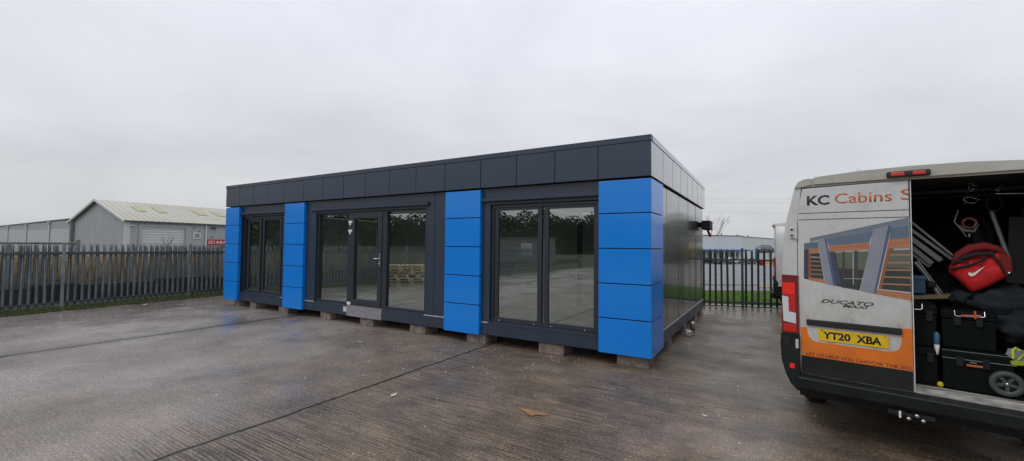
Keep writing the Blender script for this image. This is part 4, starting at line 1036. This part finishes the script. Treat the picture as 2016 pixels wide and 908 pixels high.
VA = R(-11.2); VL = (2.5996, -1.527, 0)
van = empty('delivery_van', VL, VA, 'dirty white and orange panel van with one rear door open showing tools and bags', 'van')
build_van_shell(van)
dl = door_panel(van, -1)
MB().box(-.832, -.014, -.0155, -.0141, 2.204, 2.210).box(-.834, -.014, -.0155, -.0141, 2.140, 2.146).build('panel_seam', M['rubber'], dl)
MB().prism([(-.831, 1.066), (-.779, 1.072), (-.772, 1.02), (-.758, .98), (-.735, .950), (-.70, .937), (-.45, .935), (-.181, .934), (-.14, .938), (-.11, .952), (-.09, .98), (-.080, 1.03), (-.076, 1.15), (-.008, 1.158), (-.007, .789), (-.828, .781)], -.0158, -.0141, 'y').build('orange_band', M['orange'], dl)
MB().box(-.778, -.075, -.040, -.0142, 1.094, 1.152, .008).build('handle_bar', M['rubber'], dl)
npl = MB().box(-.685, -.166, -.022, -.0142, .957, 1.069, .002).build('number_plate', M['plate'], dl)
text('YT20', -.648, .978, .212, .071, -.0221, M['sign_black'], npl, 'lettering', .035)
text('XBA', -.393, .978, .178, .071, -.0221, M['sign_black'], npl, 'lettering', .035)
MB().box(-.20, -.18, -.0235, -.022, 1.058, 1.061).box(-.663, -.65, -.0235, -.022, 1.053, 1.063).build('plate_screw', M['badge_dk'], npl)
text('KC', -.762, 2.284, .182, .097, -.0142, M['navy_txt'], dl, 'company_lettering', .03)
text('Cabins', -.538, 2.290, .414, .098, -.0142, M['orange_txt'], dl, 'company_lettering', .004)
text('S', -.064, 2.295, .088, .098, -.0142, M['orange_txt'], dl, 'company_lettering', .004, cutx=-.012)
text('LET US HELP YOU CHOOSE THE SOL', -.786, .797, .778, .030, -.0160, M['fade_txt'], dl, 'slogan_lettering', .02)
b1_ = text('DUCATO', -.660, 1.326, .396, .036, -.0142, M['badge_dk'], dl, 'badge', .012, shear=.35, depth=.003)
b1_ = text('MAXI', -.492, 1.298, .19, .026, -.0142, M['badge_dk'], dl, 'badge', .012, shear=.35, depth=.003)
# printed picture of a clad building on the door
pr_ = MB(); names = []
pm_ = ['g_band', 'g_blue', 'g_left', 'g_wood', 'g_glass', 'g_glass2', 'g_frame', 'g_col', 'g_col2', 'g_wood2', 'g_slat', 'g_pale', 'g_dkblue']
def pp(key, pts, lvl):
    y_ = -.01412 - .00018*lvl; pr_.add([(x, y_, z) for x, z in pts], [tuple(range(len(pts)))], pm_.index(key))
pp('g_blue', [(-.793, 1.904), (-.676, 1.926), (-.67, 1.859), (-.792, 1.847)], 1)
pp('g_left', [(-.793, 1.845), (-.753, 1.85), (-.757, 1.543), (-.797, 1.551)], 1)
pp('g_wood', [(-.753, 1.848), (-.67, 1.861), (-.665, 1.817), (-.753, 1.808)], 1)
pp('g_glass', [(-.739, 1.806), (-.665, 1.814), (-.634, 1.557), (-.742, 1.562)], 1)
pp('g_wood2', [(-.755, 1.808), (-.739, 1.808), (-.739, 1.562), (-.757, 1.560)], 2)
for z_ in (1.768, 1.726, 1.684, 1.642, 1.600): pp('g_pale' if z_ > 1.75 else 'g_slat', [(-.737, z_+.006), (-.645, z_+.003), (-.644, z_-.006), (-.737, z_-.004)], 2)
pp('g_wood', [(-.756, 1.566), (-.634, 1.557), (-.624, 1.513), (-.757, 1.539)], 2)
pp('g_band', [(-.742, 1.957), (-.018, 2.138), (-.015, 2.071), (-.256, 2.018), (-.608, 1.947), (-.678, 1.935), (-.742, 1.917)], 1)
pp('g_blue', [(-.608, 1.947), (-.256, 2.018), (-.284, 1.92), (-.592, 1.881)], 1)
pp('g_wood', [(-.592, 1.881), (-.284, 1.92), (-.289, 1.849), (-.588, 1.824)], 1)
pp('g_wood2', [(-.591, 1.858), (-.287, 1.892), (-.287, 1.888), (-.591, 1.854)], 2)
pp('g_glass', [(-.588, 1.824), (-.289, 1.847), (-.364, 1.464), (-.539, 1.496)], 1)
pp('g_glass2', [(-.54, 1.825), (-.294, 1.838), (-.326, 1.66), (-.52, 1.67)], 2)
pp('g_dkblue', [(-.588, 1.824), (-.555, 1.827), (-.502, 1.529), (-.539, 1.496)], 3)
pp('g_pale', [(-.55, 1.824), (-.293, 1.846), (-.294, 1.834), (-.548, 1.816)], 3)
pp('g_frame', [(-.485, 1.828), (-.469, 1.830), (-.474, 1.486), (-.49, 1.49)], 4)
pp('g_frame', [(-.396, 1.836), (-.372, 1.838), (-.377, 1.473), (-.400, 1.475)], 4)
pp('g_pale', [(-.409, 1.817), (-.402, 1.817), (-.406, 1.516), (-.412, 1.515)], 5)
pp('g_pale', [(-.477, 1.572), (-.339, 1.578), (-.339, 1.573), (-.477, 1.567)], 5)
pp('g_frame', [(-.498, 1.499), (-.395, 1.486), (-.399, 1.471), (-.498, 1.484)], 5)
pp('g_col', [(-.678, 1.949), (-.624, 1.957), (-.561, 1.497), (-.624, 1.509)], 3)
pp('g_col2', [(-.624, 1.957), (-.608, 1.949), (-.539, 1.498), (-.561, 1.497)], 3)
pp('g_blue', [(-.134, 2.044), (-.015, 2.07), (-.014, 1.958), (-.149, 1.939)], 2)
pp('g_wood', [(-.149, 1.939), (-.014, 1.958), (-.014, 1.869), (-.166, 1.862)], 2)
pp('g_wood2', [(-.155, 1.905), (-.014, 1.918), (-.014, 1.914), (-.155, 1.901)], 3)
pp('g_glass', [(-.137, 1.862), (-.013, 1.869), (-.011, 1.477), (-.209, 1.49)], 2)
pp('g_glass2', [(-.135, 1.862), (-.013, 1.869), (-.012, 1.68), (-.17, 1.69)], 3)
pp('g_pale', [(-.12, 1.860), (-.014, 1.867), (-.014, 1.850), (-.12, 1.846)], 4)
pp('g_wood2', [(-.162, 1.862), (-.137, 1.862), (-.209, 1.49), (-.231, 1.487)], 3)
for a_, z_ in ((-.145, 1.81), (-.161, 1.74), (-.175, 1.674), (-.189, 1.609), (-.204, 1.545)): pp('g_slat', [(a_, z_), (-.012, z_+.003), (-.012, z_-.011), (a_, z_-.013)], 4)
pp('g_wood', [(-.242, 1.483), (-.01, 1.468), (-.01, 1.402), (-.261, 1.442)], 4)
pp('g_col', [(-.256, 2.036), (-.152, 2.068), (-.263, 1.442), (-.36, 1.461)], 5)
pp('g_col2', [(-.152, 2.068), (-.13, 2.063), (-.246, 1.449), (-.263, 1.442)], 5)
pr_.build('printed_picture', [M[k] for k in pm_], dl, fix=False)
# other door swung open to the side
dr = door_panel(van, 1)
for v_ in dr.data.vertices: v_.co.x -= .85
for c_ in dr.children:
    for v_ in c_.data.vertices: v_.co.x -= .85
dr.location = (.85, -.03, 0); dr.rotation_euler = (0, 0, R(112))
MB().box(-.834, -.838, 0, .001, .7, .71).build('door_edge', M['rubber'], dl) if False else None
MB().box(-.004, .004, -.012, .05, .61, 2.466, .002).build('door_seal', M['offwhite'], dl)
MB().lathe([(0, .02), (.012, .02), (.014, 0)], (-.36, .06, 2.598), 'z', 10).build('roof_bolt', M['steel'], van)
tw = MB().box(-.18, .12, -.07, .25, .40, .44, .006).box(-.06, -.02, -.11, -.05, .385, .44, .006).build('tow_bracket', M['rubber'], van)
for x_, y_, z_ in ((.006, -.115, .498-.06), (-.046, -.125, .405), (.045, -.115, .405)): MB().lathe([(0, -.02), (.014, -.018), (.016, 0), (.0, .01)], (x_, y_, z_), 'y', 10).build('bolt', M['steel'], tw)
MB().box(-.108, -.094, -.135, -.128, .40, .455).build('tag', M['logo_white'], tw)

VM = Matrix.Translation(VL) @ Matrix.Rotation(VA, 4, 'Z')
def item(name, p, label, cat, rot=0., group=None):
    q = VM @ Vector(p); return empty(name, q, VA+rot, label, cat, group)
FZ = .657
def toolbox(p, w_, d_, h_, label, handle=True, latches=(.3, .7), name='toolbox', rot=0):
    t = item(name, p, label, 'toolbox', rot, 'black toolboxes stacked in the van')
    b_ = MB().box(0, w_, 0, d_, 0, h_*.74, .012)
    for k in range(4): b_.box(w_*(.12+.22*k), w_*(.16+.22*k), -.006, .0, h_*.06, h_*.68, .002)
    b_.build('body', M['box_black'], t)
    MB().box(-.006, w_+.006, -.010, d_+.006, h_*.75, h_*.97, .014).box(w_*.06, w_*.94, .02, d_-.02, h_*.97, h_*.995, .004).build('lid', M['box_black'], t)
    for f_ in latches: MB().box(w_*f_-.022, w_*f_+.022, -.022, -.011, h_*.60, h_*.84, .004).build('latch', M['plastic'], t)
    if handle:
        hd = MB().tube([(w_*.25, -.012, h_*.97), (w_*.25, -.03, h_*.86), (w_*.29, -.03, h_*.84), (w_*.77, -.03, h_*.86), (w_*.80, -.03, h_*.88), (w_*.80, -.012, h_*.99)], .0045, 6).build('handle', M['chrome'], t)
    return t
tb1 = toolbox((.185, .20, 1.000), .322, .34, .335, 'black toolbox with silver handle and red grip, top of the main stack')
MB().tube([(.118, -.032, .29), (.235, -.032, .30)], .008, 8).build('grip', M['lamp_red'], tb1)
MB().box(.195, .207, -.044, -.01, .27, .335, .003).build('cable_tie', M['box_orange'], tb1)
tb2 = toolbox((.183, .14, FZ), .41, .42, .342, 'wide black rolling toolbox with orange latch and wheel at the van sill', False, (.25, .62))
MB().box(.14, .235, -.030, -.016, .216, .232, .004).build('orange_latch', M['box_orange'], tb2)
MB().box(-.004, .42, -.014, -.009, .262, .268).box(-.004, .42, -.014, -.009, .330, .334).box(.16, .2, -.02, -.012, .245, .252).build('rim', M['galv'], tb2)
wl = MB().lathe([(.060, -.045), (.066, -.055), (.092, -.055), (.100, -.045), (.100, .0), (.06, .0)], (.363, 0, .118), 'y', 40).build('wheel', M['wheel_grey'], tb2)
MB().lathe([(0, -.02), (.062, -.02)], (.363, 0, .118), 'y', 30).build('disc', M['rubber'], wl)
mb = MB()
for k in range(5):
    a = k*2*math.pi/5+.3; mb.box(0, .062, -.045, -.021, -.012, .012, .003, M=Matrix.Translation((.363, 0, .118)) @ Matrix.Rotation(a, 4, 'Y'))
mb.build('spokes', M['wheel_grey'], wl); MB().lathe([(0, -.056), (.010, -.055), (.012, -.045)], (.363, 0, .118), 'y', 14).build('hub', M['chrome'], wl)
toolbox((-.30, .16, FZ), .452, .42, .335, 'lower black toolbox just inside the closed van door', False, (.6, .9))
toolbox((-.30, .17, .994), .452, .40, .375, 'upper black toolbox with silver catch just inside the closed van door', True, (.6, .9))
# bottle hanging in the gap
bt = item('spray_bottle', (.150, .16, .93), 'small white and blue bottle hanging in the gap between the toolboxes', 'bottle')
MB().lathe([(0, 0), (.010, .002), (.013, .03), (.018, .06), (.018, .10), (.006, .11), (0, .11)], n=16).build('body', M['logo_white'], bt); MB().lathe([(.019, .09), (.022, .12), (.022, .18), (.006, .2), (0, .2)], n=16).build('cap', M['bottle_blue'], bt)
ym = MB().lathe([(0, 0), (.02, .0), (.023, .02), (.015, .04), (0, .045)], n=14).build('yellow_plug', M['yellow'], None, VM @ Vector((.165, .15, FZ))); tag(ym, 'small yellow plug on the van floor between the toolboxes', 'plug')
# plank
pk = MB().box(-.22, .30, 0, .22, 0, .035, .004).build('plank', M['plank'], None, VM @ Vector((0, .48, 1.372)), VA); pk.rotation_euler = (0, R(-7), VA); tag(pk, 'brown wooden plank lying across the top of the left toolboxes', 'plank')
# aluminium profiles leaning on the left
for i, (a, b_, w_) in enumerate([((.04, 2.110), (.307, 1.800), .020), ((.039, 2.034), (.306, 1.762), .030), ((.037, 1.946), (.232, 1.744), .048), ((.036, 1.858), (.17, 1.71), .044), ((.05, 1.78), (.154, 1.677), .034)]):
    d = Vector((b_[0]-a[0], 0, b_[1]-a[1])); ln = d.length; d.normalize(); st = Vector((a[0], 0, a[1])) - d*.42
    if st.z > 2.38: st += d*((st.z-2.38)/(-d.z))
    L_ = (Vector((b_[0], 0, b_[1]))-st).length; ang = math.atan2(-d.z, d.x)
    MM = Matrix.Rotation(ang, 4, 'Y')
    o = MB().box(0, L_, -.02, .02, -w_/2, w_/2, .003, M=MM).build('metal_profile', M['alu'], None, VM @ Vector((st.x, .85+.05*i, st.z)), VA)
    tag(o, '%s dull aluminium profile leaning in the dark van' % ['topmost thin', 'upper bright', 'thickest middle', 'fourth', 'lowest short'][i], 'profile', 'aluminium profiles leaning inside the van')
sl = item('cutter', (.03, .60, 1.42), 'silver slatted tool leaning diagonally over the wooden plank', 'tool')
MB().tube([(.0, 0, .31), (.06, 0, .22), (.17, 0, .0)], .022, 6).build('bar', M['alu'], sl); MB().tube([(.02, -.02, .33), (.19, -.02, .02)], .006, 5).build('rod', M['chrome'], sl)
MB().box(.05, .11, -.03, .03, .10, .16, .01, M=Matrix.Rotation(.3, 4, 'Y')).build('block', M['rubber'], sl)
# jackets
def lump(name, mat, c, r, seed, label, cat, amp=.25, fr=4., kind=None, parent=None, sub=4):
    bm = bmesh.new(); bmesh.ops.create_icosphere(bm, subdivisions=sub, radius=1)
    from mathutils import noise
    for v_ in bm.verts:
        q = v_.co.normalized(); n_ = noise.noise(q*fr*.5+Vector((seed, 0, 0)))*amp + abs(noise.noise(q*fr+Vector((0, seed, 0))))*amp*.7
        v_.co = Vector((q.x*r[0]*(1+n_), q.y*r[1]*(1+n_), q.z*r[2]*(1+n_)))
    me = bpy.data.meshes.new(name); bm.to_mesh(me); bm.free(); me.materials.append(mat)
    for p_ in me.polygons: p_.use_smooth = True
    o = bpy.data.objects.new(name, me); COL.objects.link(o)
    if parent: o.parent = parent; o.location = c
    else: o.location = VM @ Vector(c); o.rotation_euler = (0, 0, VA); tag(o, label, cat)
    return o
lump('jacket', M['jacket'], (.62, .46, 1.38), (.27, .20, .15), 3.1, 'crumpled dark blue jacket heaped beneath the red bag', 'jacket', .35, 5)
lump('work_coat', M['jacket'], (.68, .40, 1.22), (.21, .20, .15), 8.3, 'black coat bundled at the right above the running shoe', 'coat', .3, 5)
lump('trousers', M['jacket'], (.33, .44, 1.42), (.075, .12, .07), 5.7, 'dark blue trousers folded on top of the main toolbox', 'trousers', .3, 4)
toolbox((.61, .24, FZ), .24, .40, .27, 'low black case under the running shoe right of the wheel', False, (.5,))
sh = item('running_shoe', (.645, .20, .93), 'grey running shoe with lime green edging resting on the low black case', 'shoe', .5)
bm = bmesh.new()
MB().prism([(-.085, .035), (-.09, .06), (-.07, .115), (-.03, .125), (.01, .115), (.06, .075), (.13, .055), (.15, .035), (.14, .02), (-.08, .02)], -.035, .035, 'y').build('upper', M['shoe_grey'], sh)
MB().prism([(-.095, .0), (-.10, .03), (-.06, .036), (.05, .030), (.155, .036), (.15, .008), (.05, .0)], -.042, .042, 'y').build('sole', M['lime'], sh)
MB().tube([(-.088, -.037, .05), (-.085, -.03, .115), (-.06, -.02, .135), (-.04, -.036, .115)], .010, 6).tube([(-.06, -.040, .04), (-.02, -.040, .09), (.03, -.038, .05), (.07, -.036, .075)], .006, 6).build('piping', M['lime'], sh)
# red holdall
bg_ = item('holdall', (.44, .30, 1.48), 'red sports holdall with black straps and white swoosh mark in the van', 'bag')
out = [(-.187, .155), (-.172, .235), (-.150, .300), (-.106, .372), (-.03, .405), (.045, .425), (.09, .385), (.145, .350), (.172, .28), (.172, .165), (.085, .09), (.10, .08), (-.053, 0), (-.085, .035), (-.14, .095)]
out = [(-.187, .165), (-.186, .215), (-.165, .25), (-.12, .285), (-.06, .318), (.02, .345), (.10, .362), (.15, .358), (.172, .325), (.180, .255), (.174, .165), (.12, .12), (.04, .055), (-.053, 0), (-.078, .03), (-.14, .11)]
lay = [(.0, .80), (-.045+.02, .93), (.04, 1.0), (.20, 1.0), (.30, .85)]
mb = MB(); n = len(out); cx_, cz_ = 0., .2; rnd = random.Random(4)
lay = [(-.02, .0), (-.022, .45), (-.012, .80), (.01, .95), (.05, 1.0), (.22, 1.0), (.27, .88), (.29, .5), (.29, 0)]
for y_, s_ in lay:
    for x, z in out: mb.v.append((cx_+(x-cx_)*s_, y_+rnd.gauss(0, .003)+(.02 if z > .3 else 0), cz_+(z-cz_)*s_))
for i in range(len(lay)-1):
    for k in range(n): mb.f.append((i*n+k, i*n+(k+1) % n, (i+1)*n+(k+1) % n, (i+1)*n+k)); mb.mi.append(0); mb.sm.append(True)
bgb = mb.build('bag_body', M['bag_red'], bg_)
MB().tube([(-.17, .02, .245), (-.13, .03, .33), (-.06, .04, .385), (.03, .04, .405), (.10, .03, .385), (.15, .03, .34)], [.012, .03, .04, .04, .03, .012], 8).build('top_flap', M['bag_dark'], bg_)
MB().tube([(-.16, -.012, .262), (-.10, -.02, .308), (-.03, -.02, .338), (.05, -.018, .358)], [.006, .018, .02, .006], 8).build('opening', M['strap'], bg_)
MB().prism([(.10, .355), (.17, .325), (.176, .20), (.14, .16), (.12, .25)], -.030, -.022, 'y').build('end_pocket', M['bag_dark'], bg_)
sw = [(-.079, .171), (-.076, .154), (-.060, .144), (-.039, .156), (.022, .239), (-.043, .179), (-.060, .170), (-.067, .182)]
MB().prism([(x, z) for x, z in sw], -.034, -.024, 'y').build('swoosh_mark', M['logo_white'], bg_)
MB().tube([(-.182, -.01, .20), (-.15, -.028, .215), (-.08, -.032, .235), (0, -.03, .28), (.03, -.02, .33)], .011, 6).tube([(-.17, .0, .25), (-.10, -.02, .305), (.0, -.02, .34), (.08, -.01, .345)], .016, 6).tube([(.06, -.02, .34), (.10, -.03, .28), (.13, -.03, .19), (.165, -.01, .16)], .009, 6).build('strap', M['strap'], bg_)
MB().lathe([(0, -.004), (.011, -.004), (.011, .004), (0, .004)], (.158, -.03, .185), 'y', 12).build('buckle', M['chrome'], bg_)
MB().box(-.13, -.07, -.034, -.026, .262, .278, .004).build('zip_pull', M['strap'], bg_)
# white strut, reel, hooks
ar = MB().tube([(.0, 0, .43), (.095, 0, 0)], .018, 4).build('white_strut', M['offwhite'], None, VM @ Vector((.566, .80, 1.79)), VA); tag(ar, 'straight white strut leaning behind the red holdall', 'strut')
re_ = item('respirator_mask', (.416, .80, 1.98), 'grey and dark red respirator mask hanging from the van roof', 'mask')
MB().lathe([(.030, -.03), (.055, -.045), (.068, -.02), (.070, .02), (.05, .05)], (.004, 0, .13), 'y', 20).build('red_rim', M['lamp_dk'], re_)
MB().tube([(-.067, -.03, .26), (-.098, -.04, .147), (-.019, -.05, .001)], [.006, .009, .006], 6).tube([(-.09, -.04, .13), (-.03, -.04, .06), (.03, -.04, .05), (.066, -.03, .12)], [.006, .018, .018, .006], 8).build('frame', M['alu'], re_)
MB().box(-.006, .004, -.06, -.05, .0, .03).build('clip', M['logo_white'], re_)
def wire(name, paths, y_, label, r=.0024):
    p0 = paths[0][0]; mb = MB()
    for p in paths: mb.tube([(a-p0[0], .006*math.sin(i*2.1), b_-p0[1]) for i, (a, b_) in enumerate(p)], r, 5)
    o = mb.build(name, M['chrome'], None, VM @ Vector((p0[0], y_, p0[1])), VA); tag(o, label, 'hook')
wire('wire_hook', [[(.389, 2.448), (.402, 2.461), (.428, 2.459), (.421, 2.441), (.452, 2.439)], [(.401, 2.432), (.396, 2.408), (.411, 2.417), (.412, 2.388), (.427, 2.398), (.43, 2.415), (.415, 2.413)], [(.383, 2.387), (.4, 2.386), (.397, 2.374)]], .5, 'upper tangle of bent silver wire hooks under the van roof')
wire('wire_hook', [[(.364, 2.284), (.383, 2.283), (.384, 2.297), (.364, 2.309), (.37, 2.334), (.394, 2.336), (.394, 2.347)], [(.399, 2.338), (.428, 2.331), (.433, 2.319), (.45, 2.325), (.45, 2.339)], [(.398, 2.285), (.422, 2.277), (.449, 2.293), (.442, 2.304), (.464, 2.313), (.471, 2.304)]], .5, 'lower tangle of bent silver wire hooks above the mask', .003)
wire('wire_loop', [[(.557, 2.38), (.609, 2.452), (.623, 2.448), (.571, 2.376)]], .5, 'single slanting silver wire loop near the top of the van opening')
# second van parked beyond, near the fence
x, y = at_px(1527, 11.9)
v2 = empty('parked_van', (x, y, 0), R(-90), 'second white van mostly hidden behind the front van by the fence', 'van')
build_van_shell(v2); door_panel(v2, -1); door_panel(v2, 1)
v2.location = Vector(v2.location) + Vector((0, 1.02, 0))

# more gear hanging in the upper load space
gs = MB().box(0, .11, 0, .02, 0, .62, .004).build('grey_board', M['cargo_panel'], None, VM @ Vector((.66, .95, 1.55)), VA); gs.rotation_euler = (0, R(3), VA); tag(gs, 'upright grey board at the right edge of the van load space', 'board')
gs = MB().box(0, .08, 0, .02, 0, .45, .004).build('grey_board', M['cargo_panel'], None, VM @ Vector((.50, 1.15, 1.62)), VA); gs.rotation_euler = (0, R(-4), VA); tag(gs, 'shorter grey board between the mask and the white strut', 'board')
hb_ = MB()
for k in range(4): hb_.tube([(.05*math.cos(a*.5)+.004*k, .012*k, .07*math.sin(a*.5)) for a in range(14)], .007, 6)
hb_ = hb_.build('cable_coil', M['rubber'], None, VM @ Vector((.56, .60, 2.28)), VA); tag(hb_, 'black cable coil hanging by the slanting wire loop', 'cable')
rl = MB().tube([(-.1, 0, .012), (.28, 0, -.012)], .005, 6).build('wire_rod', M['chrome'], None, VM @ Vector((.66, .5, 2.345)), VA); tag(rl, 'thin horizontal wire rod near the top right of the load space', 'rod')
st_ = MB().tube([(0, 0, 0), (.06, 0, -.05), (.11, .0, -.20), (.09, 0, -.34)], [.02, .03, .035, .02], 8).build('hanging_strap', M['jacket'], None, VM @ Vector((.47, .95, 2.2)), VA); tag(st_, 'dark folded strap hanging right of the respirator mask', 'strap')

lump('duffel_bag', M['jacket'], (.20, 1.15, 1.45), (.16, .16, .16), 12.2, 'dark duffel bag lying in shadow behind the leaning profiles', 'bag', .3, 4)
lump('rolled_sheet', M['cargo_panel'], (.52, 1.3, 1.75), (.10, .08, .28), 15.2, 'rolled grey dust sheet standing in shadow behind the respirator mask', 'sheet', .25, 6)
bx = MB().box(0, .20, 0, .25, 0, .17, .01).box(-.005, .205, -.005, .255, .13, .155, .004).build('storage_bin', M['bottle_blue'], None, VM @ Vector((-.10, .55, 1.43)), VA); tag(bx, 'small dark blue bin above the plank at the left of the load space', 'bin')
